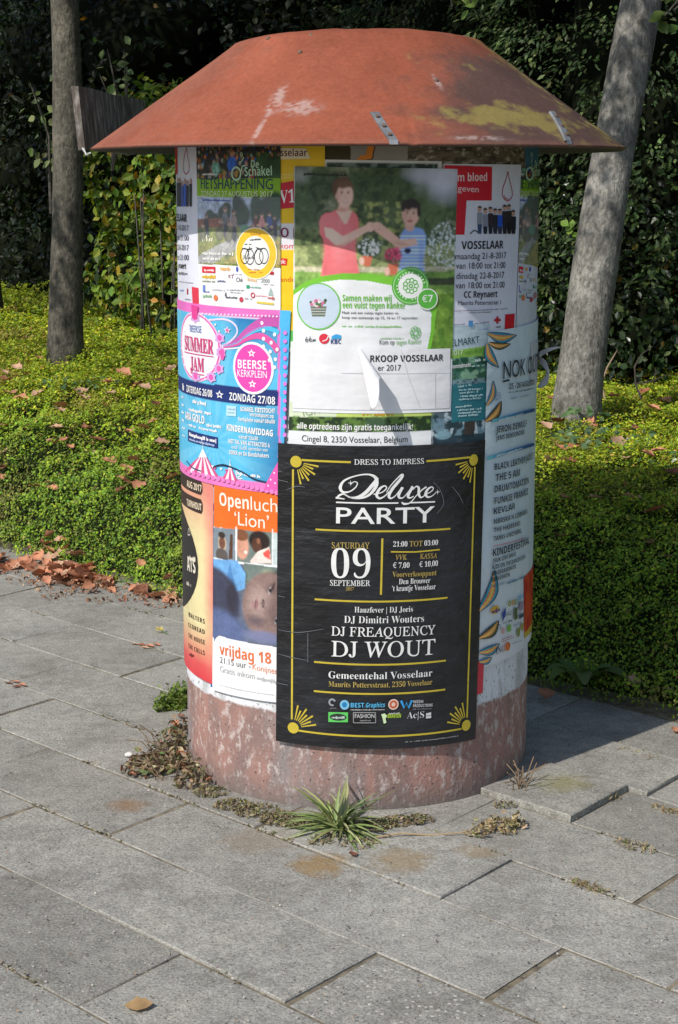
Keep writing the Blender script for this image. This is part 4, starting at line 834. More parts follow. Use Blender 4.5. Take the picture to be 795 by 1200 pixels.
p._put((p.Z < zb+.022)*(p.S < cyl(327, 450)[0])*1., (242, 130, 200)); p.build()
i1 = Ink(p, 'swirl_ornament'); W_, PK = (236, 240, 252), (232, 96, 178)
i1.curve([(262, 405), (276, 400), (290, 388), (303, 380), (316, 376), (326, 376)], [2, 4, 7, 10, 12, 13], (200, 90, 175)); i1.curve([(262, 407), (277, 404), (292, 396), (306, 394), (318, 401), (326, 412)], [1.5, 3, 5, 7, 7, 7], (225, 90, 165)); i1.curve([(262, 406), (277, 402), (291, 392), (304, 386), (316, 385), (327, 390)], [1, 2, 3, 4, 5, 5], (80, 195, 235)); i1.curve([(240, 376), (262, 374), (275, 380), (278, 390), (270, 400), (260, 406)], 2.2, (225, 215, 245)); i1.curve([(262, 409), (276, 408), (290, 406)], 1.6, (235, 235, 250))
for x, y in ((307, 378.5), (309, 387.5), (309, 397), (309, 406), (322, 392), (318, 401.5), (317, 412), (325, 409.5), (323, 421), (316, 422), (322, 430.5)): i1.disc(x, y, 1.7, 2.1, WH, n=12)
for k in range(21): i1.star(238+k*4.35, 367.6+k*.16, 1.6, (250, 225, 245))
i1.star(267, 387, 4.2, W_); i1.star(267, 387, 2.9, (230, 90, 160))
for k in range(13): i1.disc(334.6-k*.03, 390+k*9.95, 2, 2.3, (225, 130, 220), n=12)
i1.area([(312, 567), (327, 540), (327, 575), (311, 574)], (236, 96, 180)); [i1.disc(x, y, .8, 1, WH, n=8) for x, y in ((322, 554), (318, 562), (323, 566), (315, 569))]
i1.build()
i1 = Ink(p, 'round_sign'); 
i1.disc(229.5, 406.5, 26.2, 38, (244, 200, 226)); i1.disc(229.5, 406.5, 24.8, 36.5, PK); i1.disc(229.5, 406.5, 23.4, 34.8, (246, 244, 250))
for k in range(22): a_ = 2*math.pi*k/22; i1.disc(237+24*math.cos(a_), 408+36.6*math.sin(a_), 1.0, 1.3, (250, 235, 245), n=8)
for x, y in ((229, 372), (258, 396), (259.5, 413), (257, 432), (248, 442), (230, 441)): i1.star(x, y, 6.5, (215, 170, 225), 6, .72); i1.disc(x, y, 2.6, 3.2, PK, n=12)
i1.disc(261.5, 415, 2.4, 6.5, PK); i1.area([(225, 357), (233, 359), (232, 374), (226, 373)], (228, 70, 150)); i1.text('BEERSE', (223.5, 388.5), (237, 390), 7.5, (90, 130, 190)); i1.text('SUMMER', (217.5, 409), (251, 415), 15.5, (215, 70, 130), 'serif', .01); i1.text('JAM', (224, 433), (240, 436), 15, (215, 70, 130), 'serif', .01); i1.line([(217, 412), (251, 418)], 1, (215, 70, 130)); i1.line([(224, 436.5), (240, 439.5)], 1, (215, 70, 130)); i1.build()
i1 = Ink(p, 'pink_roundel'); i1.disc(296, 431.5, 22.4, 28, W_); i1.disc(296, 431.5, 20, 25.3, (236, 78, 178)); i1.text('BEERSE', (279, 431.3), (312.3, 433), 9, WH, 'bold'); i1.text('KERKPLEIN', (278.5, 441), (313, 443.2), 7.6, WH); i1.star(295, 414, 4.6, WH); i1.star(296, 450, 4.6, WH); i1.star(295, 414, 2, (236, 78, 178)); i1.star(296, 450, 2, (236, 78, 178)); i1.build()
i1 = Ink(p, 'programme_lettering'); i1.text('ZATERDAG 26/08', (218.8, 459), (249, 465.6), 7.6, WH, 'bold'); i1.text('ZONDAG 27/08', (269, 468.6), (322.6, 474.2), 8, WH, 'bold'); i1.star(257.5, 462.5, 4.8, WH); i1.star(257.5, 462.5, 2.4, (32, 52, 118)); i1.greek((213.5, 455), (215.6, 456), 6, WH, 1)
i1.area([(265.5, 475), (277, 476), (277, 488), (265.5, 487)], (190, 230, 248)); i1.greek((267, 480), (276, 481), 2, (150, 170, 190), 3); i1.greek((267, 484), (276, 485), 2, (150, 170, 190), 4)
i1.text('SCHAKEL FIETSTOCHT', (282, 481.5), (322.6, 484.2), 4.6, WH, 'bold', .012); i1.text('vertrekpunt op', (293, 487.6), (321, 490), 4, WH, 'bold'); i1.text('Kerkplein vanaf 08u00', (279.5, 493), (322.6, 496.5), 4, WH, 'bold'); i1.text('KINDERNAMIDDAG', (266, 504), (320, 511.4), 6.6, WH, 'bold', .012); i1.text('vanaf 13u30', (280, 513.5), (302.5, 516.2), 4, WH, 'bold'); i1.text('MET TAL VAN ATTRACTIES &', (268, 519), (316.6, 524.4), 4.5, WH, 'bold'); i1.text('vanaf 15u00 optreden van', (271, 525.3), (314, 529.3), 4, WH); i1.text('DIRKX en De Bandshakers', (269, 532), (315.5, 536.6), 4.5, WH, 'bold')
i1.greek((226, 472), (241, 475), 4, WH, 12); i1.greek((221, 481), (247, 486), 3.6, WH, 13); i1.text('ARA GOLD', (217.3, 490.5), (240, 497), 8.5, WH, 'bold', .01); i1.greek((242, 499), (259, 502), 3.2, WH, 14); i1.greek((220, 498.5), (255, 506.5), 2.6, WH, 15)
i1.area([(220.5, 503), (255.5, 512.5), (255.5, 525.5), (220.5, 516.5)], (32, 52, 118)); i1.greek((222, 510.5), (253, 518.5), 4, WH, 16); i1.greek((222, 515.5), (253, 523), 2.4, (180, 200, 230), 17)
for k in range(6): i1.greek((212.5+k*.3, 466+k*9), (215.3+k*.3, 467+k*9), 3, WH, 30+k)
i1.greek((278, 556), (304, 560), 3, WH, 21); i1.curve([(278, 560), (277, 553), (281, 551), (283, 556), (279, 560), (284, 561)], 1.1, WH); i1.build()
i1 = Ink(p, 'circus_tents')
for (cx_, cy_, wd_, ht_, n_) in ((238, 546, 21, 21, 9), (270, 556, 9.5, 13, 5)):
    for k in range(n_):
        a_, b_ = -1+2*k/n_, -1+2*(k+1)/n_; tx = .22
        i1.area([(cx_+a_*wd_*tx, cy_-ht_*.5), (cx_+b_*wd_*tx, cy_-ht_*.5), (cx_+b_*wd_, cy_+ht_*.55+wd_*.25*(b_)), (cx_+a_*wd_, cy_+ht_*.55+wd_*.25*a_)], (222, 88, 140) if k % 2 == 0 else (246, 235, 242))
    i1.area([(cx_-wd_*.24, cy_-ht_*.48), (cx_+wd_*.24, cy_-ht_*.48), (cx_+.5, cy_-ht_*.95), (cx_-.5, cy_-ht_*.95)], (235, 240, 250)); i1.line([(cx_, cy_-ht_*.9), (cx_, cy_-ht_*1.35)], .7, WH)
i1.curve([(219, 540), (226, 548), (236, 552)], 1.4, (40, 60, 110)); i1.curve([(248, 548), (262, 545), (282, 552), (300, 562), (324, 567)], [1, 2.4, 1.6, 2, 1], (30, 50, 80)); [i1.area([(x, y), (x+3, y+.8), (x+1.4, y+3.5)], c_) for x, y, c_ in ((251, 547, (220, 60, 130)), (258, 548, WH), (264, 549.5, (220, 60, 130)), (248, 545, WH))]
for k in range(19): i1.disc(222+k*5.7, 553+k*1.35, 2.6, 2.6, (242, 130, 200), n=12)
i1.build()

# --- eats poster at the left edge, the blue strip beside it, the film poster
zt, zb = cyl(250, 566)[1], cyl(249, 802)[1]
p = Poster('food_festival_poster', 'pale yellow to pink food festival poster with big black ellipse on the left edge', [('a', -121, zt), (250, 566), (249.5, 802), ('a', -121, zb+.004)], 3, (238, 224, 170), .004)
vz = (p.Z-zb)/(zt-zb); p._put(np.clip((vz-.72)/.25, 0, 1), (232, 150, 128)); p._put(np.clip((.28-vz)/.2, 0, 1), (228, 96, 92)); p._put(np.clip((p.S-cyl(240, 700)[0])/.05, 0, 1)*np.clip(1.1*fbm(p.S*14, p.Z*9, 3)+.1, 0, 1)*1.1, (236, 140, 130)); p._put(np.clip((.10-vz)/.1, 0, 1)*.8, (225, 55, 70)); p.build()
i1 = Ink(p, 'black_ellipse'); sc, zc = math.radians(-97)*R, cyl(225, 660)[1]; rx_ = cyl(234.5, 660)[0]-sc; rz_ = .155
i1.area([(sc+rx_*math.cos(q), zc+rz_*math.sin(q)) for q in np.linspace(0, 2*math.pi, 40)[:-1]], (44, 42, 42), conv=False); i1.text('ATS', (219.8, 668), (229.5, 672), 16, (238, 230, 210), 'bold', .01); i1.greek((220, 655), (229, 658), 5, (225, 215, 195), 3); i1.greek((219, 685), (224, 688), 5, (215, 205, 190), 5); i1.curve([(220.4, 627), (221.4, 619), (223, 626), (220.6, 627)], .9, (230, 225, 210)); i1.build()
i1 = Ink(p, 'date_tags'); s0, s1 = math.radians(-118)*R, cyl(239.5, 575)[0]
for (y0, y1, t_) in ((561, 578, 'UG 2017'), (583, 600, 'RNHOUT')):
    za, zb_ = cyl(238, y0+2)[1], cyl(238, y1+2)[1]; i1.area([(s0, za), (s1-.008, za), (s1, za-.01), (s1, zb_+.01), (s1-.008, zb_), (s0, zb_)], (60, 44, 40), conv=False)
i1.build(); i1 = Ink(p, 'lettering')
for (y0, y1, t_) in ((561, 578, 'AUG 2017'), (583, 600, 'TURNHOUT')): i1.text(t_, (219.2, y1-8), (236.5, y1-1.5), 7.5, (240, 220, 190), 'bold')
for k, t_ in enumerate(('WALTERS', 'CCOREAD', 'THE HOUSE', 'THE CULLS')): i1.text(t_, (221, 722+k*12.3), (240, 731+k*12.3), 5.2, (70, 48, 42), 'bold', 0, 1.35)
i1.greek((222, 768), (227, 770), 4, (120, 40, 40), 3); i1.build()
p = Poster('blue_striped_strip', 'narrow blue strip of an older poster between the food festival and film posters', [(248, 570), (253, 571), (252.5, 806), (247, 805)], 2, (40, 100, 180), .004)
p._put((fbm(p.S*20, p.Z*30, 8) > .52)*1., (225, 235, 245)); p._put((fbm(p.S*20+9, p.Z*25, 5) > .6)*1., (60, 170, 215)); p.build()
p = Poster('film_night_poster', 'film poster with orange title block and lying child, left of the black poster', [(251, 568), (334, 578), (332, 824), (249, 808)], 4, (246, 246, 246), .0017); p.refx = 288
p.poly([(245, 560), (340, 570), (340, 625), (245, 616)], (246, 116, 40)); p.poly([(245, 616.5), (340, 625.5), (340, 760), (245, 750)], (98, 106, 124))
p.poly([(245, 617), (276, 620), (276, 657), (245, 653)], (128, 140, 150)); p.ell(260.5, 637, 5.5, 11, (190, 170, 150)); p.ell(260.5, 636, 4, 7.5, (120, 80, 62)); p.ell(260, 627, 4.5, 4, (60, 50, 44)); p.ell(260, 651, 8, 9, (92, 84, 80)); p.poly([(270, 626), (273, 626), (273, 655), (268, 655)], (88, 62, 48))
p.poly([(278, 620), (319, 624), (319, 662), (278, 658)], (116, 128, 122)); p.ell(284, 640, 8, 16, (214, 158, 134)); p.ell(283, 627, 8.5, 7, (130, 84, 58)); p.ell(288, 647, 2, 2, (240, 230, 225)); p.ell(304, 634, 13, 12, (44, 34, 32)); p.ell(301, 639, 6, 9, (92, 58, 44)); p.ell(303, 634, 2.2, 3.5, (150, 100, 76)); p.poly([(294, 656), (303, 646), (316, 641), (318, 660), (294, 660)], (236, 214, 206)); p.poly([(308, 648), (316, 643), (317, 656), (310, 652)], (235, 90, 80))
p.poly([(320, 624), (340, 626), (340, 664), (320, 662)], (200, 214, 214)); p.poly([(276, 617), (278, 617), (278, 660), (276, 660)], (236, 240, 242)); p.poly([(318.6, 620), (320.2, 620), (320.2, 664), (318.6, 664)], (236, 240, 242)); p.poly([(245, 652), (340, 663), (340, 665.5), (245, 654)], (236, 240, 242))
p.poly([(286, 660), (340, 666), (340, 690), (286, 684)], (112, 126, 120)); p.ell(314, 671, 10, 6, (170, 180, 150), .8, .8); p.ell(285, 675, 6, 10, (60, 66, 62), .7, .6)
p.poly([(245, 654), (278, 657), (288, 672), (287, 690), (276, 694), (262, 676), (245, 668)], (112, 168, 220)); p.poly([(270, 660), (276, 690), (274, 694), (266, 676)], (70, 120, 180), .7); p.ell(250, 702, 30, 40, (66, 68, 88), 1, .12); p.ell(256, 736, 34, 26, (92, 106, 146), 1, .3); p.ell(272, 700, 9, 24, (52, 50, 62), .9, .5)
p.ell(326, 690, 24, 22, (34, 31, 34), 1, .3); p.ell(314, 710, 31, 40, (140, 116, 110), 1, .1, .35); p.ell(303, 704, 17, 24, (186, 162, 154), .85, .9, .4); p.ell(322, 716, 14, 22, (112, 92, 92), .7, .9); p.ell(318, 690, 9, 8, (92, 72, 72), .75, .8); p.ell(324, 728, 8, 9, (92, 72, 74), .75, .8); p.ell(300, 728, 16, 9, (84, 74, 86), .7, .8)
p.ell(321, 686.5, 1.6, 6.5, (46, 36, 38), .8, .6, .3); p.ell(316.5, 692, 1.8, 5.2, (196, 196, 200), .8, .5, .25); p.ell(316.8, 692, 1.9, 2.8, (30, 24, 26), 1, .4); p.ell(318.2, 691.5, 1, 5.6, (40, 30, 32), .8, .6, .25); p.ell(323.5, 727.5, 1.6, 4.8, (180, 184, 192), .8, .5, .2); p.ell(323.8, 727.5, 1.8, 2.8, (30, 24, 26), 1, .4); p.ell(325.2, 727, 1, 5.4, (40, 30, 32), .8, .6, .2)
p.ell(313, 708, 6, 3.4, (160, 136, 128), .7, .8, .3); p.ell(308.5, 707, 3, 6, (104, 82, 82), .8, .7); p.ell(309, 703.5, 1.1, 1.7, (38, 28, 30), .95, .5); p.ell(308.4, 711, 1.1, 1.7, (38, 28, 30), .95, .5); p.ell(301, 708, 2.2, 8.5, (150, 106, 108), .9, .5, .12); p.ell(299.2, 708, .8, 8, (78, 50, 56), .85, .6, .12); p.ell(296.6, 708.6, 1.8, 6, (166, 120, 120), .8, .6, .12)
p.soften(1); p.texture([(245, 617), (340, 625), (340, 760), (245, 750)], .22, 5); p.col = np.where(((p.Z < cyl(288, 622)[1]) & (p.Z > cyl(288, 752)[1]))[..., None], np.clip(p.col*1.12, 0, .85), p.col); p.ell(310, 747, 30, 9, (126, 132, 168), .9, .5)
p.poly([(254, 747), (257, 745), (340, 760), (340, 830), (245, 815), (245, 765), (251, 752)], (246, 246, 246)); p.poly([(245, 740), (251, 748), (251, 780), (245, 780)], (246, 246, 246)); p.build()
i1 = Ink(p, 'title_lettering'); i1.text('Open', (257.5, 592), (292, 597), 14, (252, 236, 222), 'bold'); i1.text('lucht', (294, 597.5), (334, 601), 15, (252, 236, 222)); i1.text('‘Lion’', (275, 614.5), (315.5, 620), 15, (252, 236, 222)); i1.build()
i1 = Ink(p, 'date_lettering'); i1.text('vrijdag 18', (257.5, 766.5), (318, 778), 12, (232, 118, 66), 'bold'); i1.text('21.15 uur -', (258, 776.5), (294, 784), 7, (112, 112, 112)); i1.text('Konijnen', (296, 784.5), (326, 790.5), 7, (236, 150, 110)); i1.text('Gratis inkom', (258, 787), (299, 796), 7, (176, 176, 178)); i1.greek((301, 796), (325, 801), 4, (196, 196, 196), 3); i1.greek((258, 803), (322, 815), 1.1, (200, 200, 200), 5); i1.build()

# --- feather festival poster on the right flank
zt, zb = cyl(572, 389)[1], cyl(566, 782)[1]
p = Poster('feather_festival_poster', 'tall pale blue line-up poster with painted feathers on the right flank', [(572, 389), ('a', 112, zt+.02), ('a', 112, zb+.02), (561, 784)], 5, (222, 238, 244), .0045)
vz = (p.Z-zb)/(zt-zb); p._put(np.clip((.45-vz)*3, 0, 1)*.65, (236, 238, 238)); p._put(np.clip((.18-vz)*6, 0, 1)*.7, (242, 243, 246)); p.build()
TE, OR, YE = (62, 158, 182), (236, 150, 92), (238, 196, 110)
for pts in ([((572, 391), (606, 393), 6.5), ((573, 402), (599, 403), 4.5), ((571, 403), (585, 431), 6)], [((570, 476), (578.5, 446), 4), ((569, 494), (588, 470), 5.5)], [((562, 716), (580, 668), 7), ((562, 748), (585, 727), 6), ((562, 765), (586, 754), 5.5), ((562, 776), (577, 770), 4)]):
    for k, (b_, t_, w_) in enumerate(pts):
        for f_, (cA) in ((1, (36, 56, 96)), (.84, (TE, (90, 100, 60), TE)[k % 3]), (.5, OR), (.24, YE)):
            i1 = Ink(p, 'feather_ornament'); i1.r += .00025*(1-f_)*2
            (x0, y0), (x1, y1) = b_, t_; dx, dy = x1-x0, y1-y0; L = math.hypot(dx, dy); nx, ny = -dy/L, dx/L; P = []; Q = []
            for i in range(11):
                u_ = i/10; ww = w_*f_*math.sin(math.pi*min(1, u_*.9+.08)); be = math.sin(u_*math.pi)*L*.12; u2 = u_*(.86+.14*f_)
                P.append((x0+dx*u2+nx*(ww+be), y0+dy*u2+ny*(ww+be))); Q.append((x0+dx*u2-nx*(ww-be), y0+dy*u2-ny*(ww-be)))
            i1.area(P+Q[::-1], cA)
            if f_ == .5:
                for i in range(2, 10): i1.line([P[i], Q[i]], .5, (150, 90, 90))
            i1.build()
i1 = Ink(p, 'gradient_bars')
for (xa, ya, xb, yb) in ((577, 495.5, 627, 482), (571, 539.5, 626, 522.5)):
    for k in range(8):
        q0, q1 = k/8, (k+1)/8; c = tuple(int(a_+(b_-a_)*k/7) for a_, b_ in zip((110, 195, 205), (34, 84, 150)))
        i1.area([(xa+(xb-xa)*q0, ya+(yb-ya)*q0), (xa+(xb-xa)*q1, ya+(yb-ya)*q1), (xa+(xb-xa)*q1, ya+(yb-ya)*q1-4), (xa+(xb-xa)*q0, ya+(yb-ya)*q0-4)], c)
i1.greek((584, 493.2), (612, 485.6), 2, (225, 240, 245), 2); i1.greek((582, 535), (612, 525.8), 2, (225, 240, 245), 6); i1.build()
DK = (44, 58, 74)
i1 = Ink(p, 'title_lettering'); i1.text('NOK OUTDOOR', (590, 444), None, 19, DK, 'sans', .004, 1, .80); i1.line([(589.6, 447), (597.5, 445.3)], 2, DK); i1.text('25 - 26 AUGUSTUS', (597, 456), (626.5, 450.6), 6, DK, 'bold'); i1.greek((597, 460.5), (625.5, 455.5), 1.6, (90, 105, 120), 5); i1.greek((598, 468), (622, 463), 2.4, (170, 180, 190), 9); i1.text('25', (581, 470), (588, 466), 7, (150, 165, 190)); i1.build(); i1 = Ink(p, 'line_up_lettering')
for t_, a_, b_, h in (('JERON DEWULF', (581.5, 507.5), (617.5, 499.5), 7, ), ('JEMS DENDONCKER', (581.5, 516.2), (615, 508.5), 5), ('BLACK LEATHER JACKET', (580, 551), (625.3, 537), 7), ('THE 5 AM', (581, 564), (609.5, 557.5), 7.6), ('DRUMTOMATION', (579.8, 577.3), (620, 566.3), 7.2), ('FUNKIE FRANKIE', (579.8, 591), (619, 579.4), 7.2), ('KEVLAR', (579, 603), (604, 596.5), 7), ('NBRSKA N LOBMAN', (579, 614.3), (618, 602), 5.4), ('THE HASBEANS', (579, 624), (610, 615.4), 5), ('TANKS 4 NOTHING', (579, 634.2), (611, 624.5), 5), ('KINDERFESTIVAL', (578, 652), (620.6, 636.4), 8), ('JEUK LIVE BAND', (577.8, 660), (605, 651), 4.6), ('KIDS ON THE DANCEFLOOR', (577.4, 667.4), (616, 654.2), 4.6), ('KINDERANIMATIE', (577, 675), (605, 665.8), 4.6), ('DANSSHOW', (577, 682), (598, 675.2), 4.6)):
    i1.text(t_, a_, b_, h, DK, 'bold')
i1.line([(578.5, 640), (615, 630)], .8, (205, 110, 110)); i1.text('MEER INFO', (576.5, 689.5), (592, 684.5), 3.6, (90, 130, 160)); i1.greek((594, 684.4), (615, 676.5), 2.6, (90, 130, 160), 3); i1.build()
i1 = Ink(p, 'sponsor_logos')
i1.disc(580.5, 714.5, 5, 4.6, (225, 175, 70), n=14); i1.greek((576.5, 719), (585, 716), 4, (80, 50, 130), 3); i1.area([(589, 719), (593, 711), (593, 721), (589, 729)], (50, 80, 160)); i1.text('SAZ', (593.4, 722.5), (600, 720), 4.5, (60, 60, 90))
for x, c in ((597.5, (150, 170, 60)), (601.5, (220, 160, 60)), (605, (120, 150, 70))): i1.disc(x, 706.5-(x-600)*.3, 2, 3.2, c, .5, n=14)
i1.text('WSR', (607.5, 704), (614, 700), 5, (80, 170, 210), 'bold'); i1.area([(603, 713), (606.5, 711), (606.5, 725), (603, 727)], (95, 110, 70)); i1.area([(609, 706), (613.5, 703.5), (613, 714), (609, 716)], (170, 150, 170)); i1.area([(608.5, 721), (613.8, 717.6), (613.6, 722.5), (608.5, 725.5)], (70, 85, 110)); i1.greek((590, 731), (600, 727.5), 2.2, (80, 80, 90), 7); i1.area([(588.7, 736), (591.5, 735), (591.5, 742), (588.7, 743)], (225, 170, 170)); i1.area([(595, 733), (599, 731), (599, 739), (595, 741)], (130, 190, 80)); i1.text('Aprojek', (601.8, 735), (608.5, 731.5), 4, (110, 120, 150)); i1.area([(606.5, 737), (609.5, 735), (609, 745), (606.5, 747)], (140, 150, 70)); i1.area([(611, 731), (613.6, 729), (613.3, 738), (611, 740)], (180, 160, 70)); i1.greek((588, 750), (602, 744.6), 1.5, (190, 150, 160), 2); i1.line([(588, 752), (603, 746.4)], .6, (190, 90, 100))
i1.text('ING', (581.3, 767), (591.6, 763), 7.4, (60, 60, 90), 'serif', -.006); i1.disc(595.3, 757.5, 3.2, 5, (235, 130, 70), n=14); i1.curve([(593, 762), (595, 753), (598, 757)], 1, (210, 95, 50)); i1.greek((600.5, 755), (611, 751), 1.4, (170, 170, 200), 3); i1.curve([(583.5, 733), (586, 732), (587, 735), (585, 737)], .8, (50, 70, 110)); i1.build()
zt, zb = cyl(617, 672)[1], cyl(616, 750)[1]
p = Poster('red_orange_poster', 'red and orange poster remnant at the far right edge below the feather poster lettering', [(614, 676), ('a', 112, zt+.02), ('a', 112, zb), (614.6, 748)], 6, (226, 84, 48), .004)
p._put(np.clip((fbm(p.S*30, p.Z*20, 4)-.45)*5, 0, 1), (196, 46, 44)); p._put(((p.Z-zb)/(zt-zb) < .18)*1., (220, 190, 80)); p.build()
p = Poster('red_paper_scrap', 'small red paper scrap beside the lower right edge of the black poster', [(558, 776), (567.5, 774), (566, 812), (557, 815)], 6, (226, 70, 84), .01); p.build()

# --- black party poster
p = Poster('black_party_poster', 'large black Deluxe Party poster with gold frame on the front of the column', [(326, 519), (569, 515.5), (557.5, 866), (323.5, 868)], 8, (20, 20, 22), .012, m_black); p.build()
GO, GW = (206, 184, 62), (240, 240, 238); GT = (190, 166, 92)
i1 = Ink(p, 'gold_frame')
i1.line([(353.7, 539), (411.4, 541.6)], 2.1, GO); i1.line([(500, 540.4), (551, 535.8)], 2.1, GO); i1.line([(343.6, 550), (342.2, 843)], 2.1, GO); i1.line([(556.7, 547), (547.5, 841)], 2.1, GO); i1.line([(349.5, 856), (380, 860), (445, 863), (500, 860), (541, 854)], 2.1, GO)
for a_, m_, b_ in (((370, 620.4), (448, 622.6), (528, 619.6)), ((369, 702.2), (448, 705), (524.6, 700.4)), ((368.3, 775.6), (448, 779), (522.8, 774)), ((368, 809.8), (448, 813.2), (522, 808))): i1.curve([a_, m_, b_], 2, GO)
i1.line([(448.3, 631), (446.6, 697)], 2.1, GO); i1.line([(458.3, 646.6), (487, 646.8), (515.6, 644)], 1.5, GO); i1.build()
for (cx_, cy_, rx, a0, a1) in ((347, 541, 6, -12, -78), (555.3, 539, 4.8, -168, -102), (343.8, 853, 6, 8, 78), (546.6, 850, 5, 172, 102)):
    i1 = Ink(p, 'sunburst_corner'); i1.disc(cx_, cy_, rx, 6.2, GO); fx = rx/6
    for k in range(7):
        q = math.radians(a0+(a1-a0)*k/6); L = 27 if k % 2 == 0 else 22
        i1.line([(cx_+9.5*fx*math.cos(q), cy_-9.5*math.sin(q)), (cx_+L*fx*math.cos(q), cy_-L*math.sin(q))], [.9, 2.0], GO)
    i1.build()
i1 = Ink(p, 'title_lettering'); i1.text('DRESS TO IMPRESS', (415.3, 544.4), (497, 543.2), 5.6, GW, 'roman', .006)
# handwritten Deluxe, one pen stroke after another
i1.curve([(443, 560), (437, 568), (429, 577), (420, 582.5), (411, 583), (403, 579), (398, 580.5), (394.5, 583.5)], [2.6, 3.6, 3.8, 3, 1.6, 1.4, 2.2, 1], GW)
i1.curve([(404, 579), (412, 583.5), (424, 583.5), (434, 579), (441, 569), (440.5, 560), (432, 556), (418, 557.5), (404, 563), (399, 571), (402, 576.5), (410, 576), (417, 571), (419, 566), (415, 564.5), (411, 568)], [1, 1.2, 2, 2.6, 4, 3.4, 1.6, 1.3, 2, 3.4, 2.4, 1.4, 1.2, 1, .8, .6], GW)
def e_(x, y, k=1): i1.curve([(x-3, y+7.5*k), (x+6*k, y+5.5*k), (x+11*k, y+1*k), (x+9*k, y-1.5*k), (x+4*k, y+1.5*k), (x+.5*k, y+8*k), (x+3.5*k, y+11.8*k), (x+9*k, y+9.5*k), (x+14*k, y+4.5*k)], [1.2, 1.2, 1.2, 1.3, 2.6, 3.0, 2.2, 1.3, 1.1], GW)
e_(441, 571, 1.1)
i1.curve([(453, 577), (459, 568), (468.5, 558), (472, 556.5), (470, 561), (460, 573), (456, 581), (458.5, 584), (464, 580.5), (469.5, 573)], [.8, 1, 1.4, 2.6, 3, 3.2, 3, 1.6, 1, .8], GW)
i1.curve([(472, 571), (467.5, 580), (469, 583.5), (474, 582), (483, 570.5)], [3, 3, 2, 1, .9], GW); i1.curve([(484, 570), (478.5, 580.5), (480.5, 583.5), (485, 581.5)], [3, 3, 1.6, .9], GW)
i1.curve([(484, 574), (488, 570), (491, 572), (491, 579), (493.5, 583), (498, 580.5)], [.8, 1.3, 2.6, 3, 1.6, .8], GW); i1.curve([(500, 570.5), (495, 574), (488, 581), (481, 589), (474, 590.5), (471, 588.5)], [2, 1.4, 1, 1.2, 2.4, 1.2], GW)
i1.curve([(497, 580), (504, 577), (508, 573), (506, 570.6), (501.5, 573.5), (499, 579), (501.5, 582.5), (506, 581.5), (511, 577.5)], [.9, 1, 1.1, 1.2, 2.6, 3, 2, 1, .7], GW)
i1.line([(393.6, 583.2), (404, 584.8)], [2, 1], GW); i1.line([(394, 588.6), (430, 589.7), (467, 589.4)], 1.5, GW); i1.line([(480, 589.1), (510, 588)], 1.5, GW)
for x, y in ((411, 566), (513, 576.5)): i1.star(x, y, 3.2, GW, 4, .2)
i1.text('PARTY', (394, 613), (509.4, 611.4), 17.2, GW, 'sans', .008); i1.build()
i1 = Ink(p, 'date_lettering'); i1.text('SATURDAY', (389, 642.4), (433.3, 642.8), 6.4, GT, 'roman', .006); i1.text('09', (388.3, 677.4), (434.3, 677.8), 32, GW, 'serif', -.012); i1.text('SEPTEMBER', (387, 686.2), (434, 686.6), 6, GW, 'roman', .006); i1.text('2017', (405.6, 692), (415, 692.2), 3.6, GT, 'serif', -.008)
for x in (398.5, 423): i1.disc(x-4.5 if x < 410 else x-5, 661, .01, .01, BK, n=4)
i1.build()
i1 = Ink(p, 'ticket_lettering'); i1.text('21:00', (461, 640.6), (477.6, 640.4), 5.6, GW, 'serif', -.006); i1.text('TOT', (480, 640.3), (495.4, 639.8), 5.6, GT, 'roman', .006); i1.text('03:00', (497.4, 639.6), (513.4, 638.6), 5.6, GW, 'serif', -.006); i1.text('VVK', (463.7, 656), (477, 655.9), 5.4, GT, 'roman', .006); i1.text('KASSA', (492.5, 655), (512.4, 653.8), 5.4, GT, 'roman', .006); i1.text('€ 7,00', (460.6, 665.6), (480, 665.4), 5.8, GW, 'serif', -.006); i1.text('€ 10,00', (491.6, 664.6), (513.3, 663), 5.8, GW, 'serif', -.006); i1.text('Voorverkooppunt', (460, 676.4), (511.8, 674), 6, GT, 'serif', -.006); i1.text('Den Brouwer', (467.6, 684.6), (504.4, 683), 6, GW, 'serif', -.006); i1.text('’t krantje Vosselaar', (459.6, 692.8), (510.8, 690.2), 6, GW, 'serif', -.006); i1.build()
i1 = Ink(p, 'line_up_lettering'); i1.text('Hauzfever | DJ Joris', (415.6, 717.6), (484, 716.8), 6.2, GW, 'serif', -.008); i1.text('DJ Dimitri Wouters', (403.4, 729.8), (497, 728.4), 7.8, GW, 'serif', -.008); i1.text('DJ FREAQUENCY', (388.4, 744.6), (510.2, 743), 10, GW, 'roman', .006); i1.text('DJ WOUT', (388.4, 769), (510.2, 766.6), 17, GW, 'roman', .004); i1.build(); i1 = Ink(p, 'venue_lettering'); i1.text('Gemeentehal Vosselaar', (385.2, 794.6), (506.8, 792.2), 7.8, GW, 'serif', -.006); i1.text('Maurits Pottersstraat, 2350 Vosselaar', (385.2, 804.4), (506.8, 802), 6, GT, 'serif', -.006); i1.build(); i1 = Ink(p, 'fine_print'); i1.greek((475, 870), (538, 862.6), 1.4, (150, 150, 150), 5); i1.build()
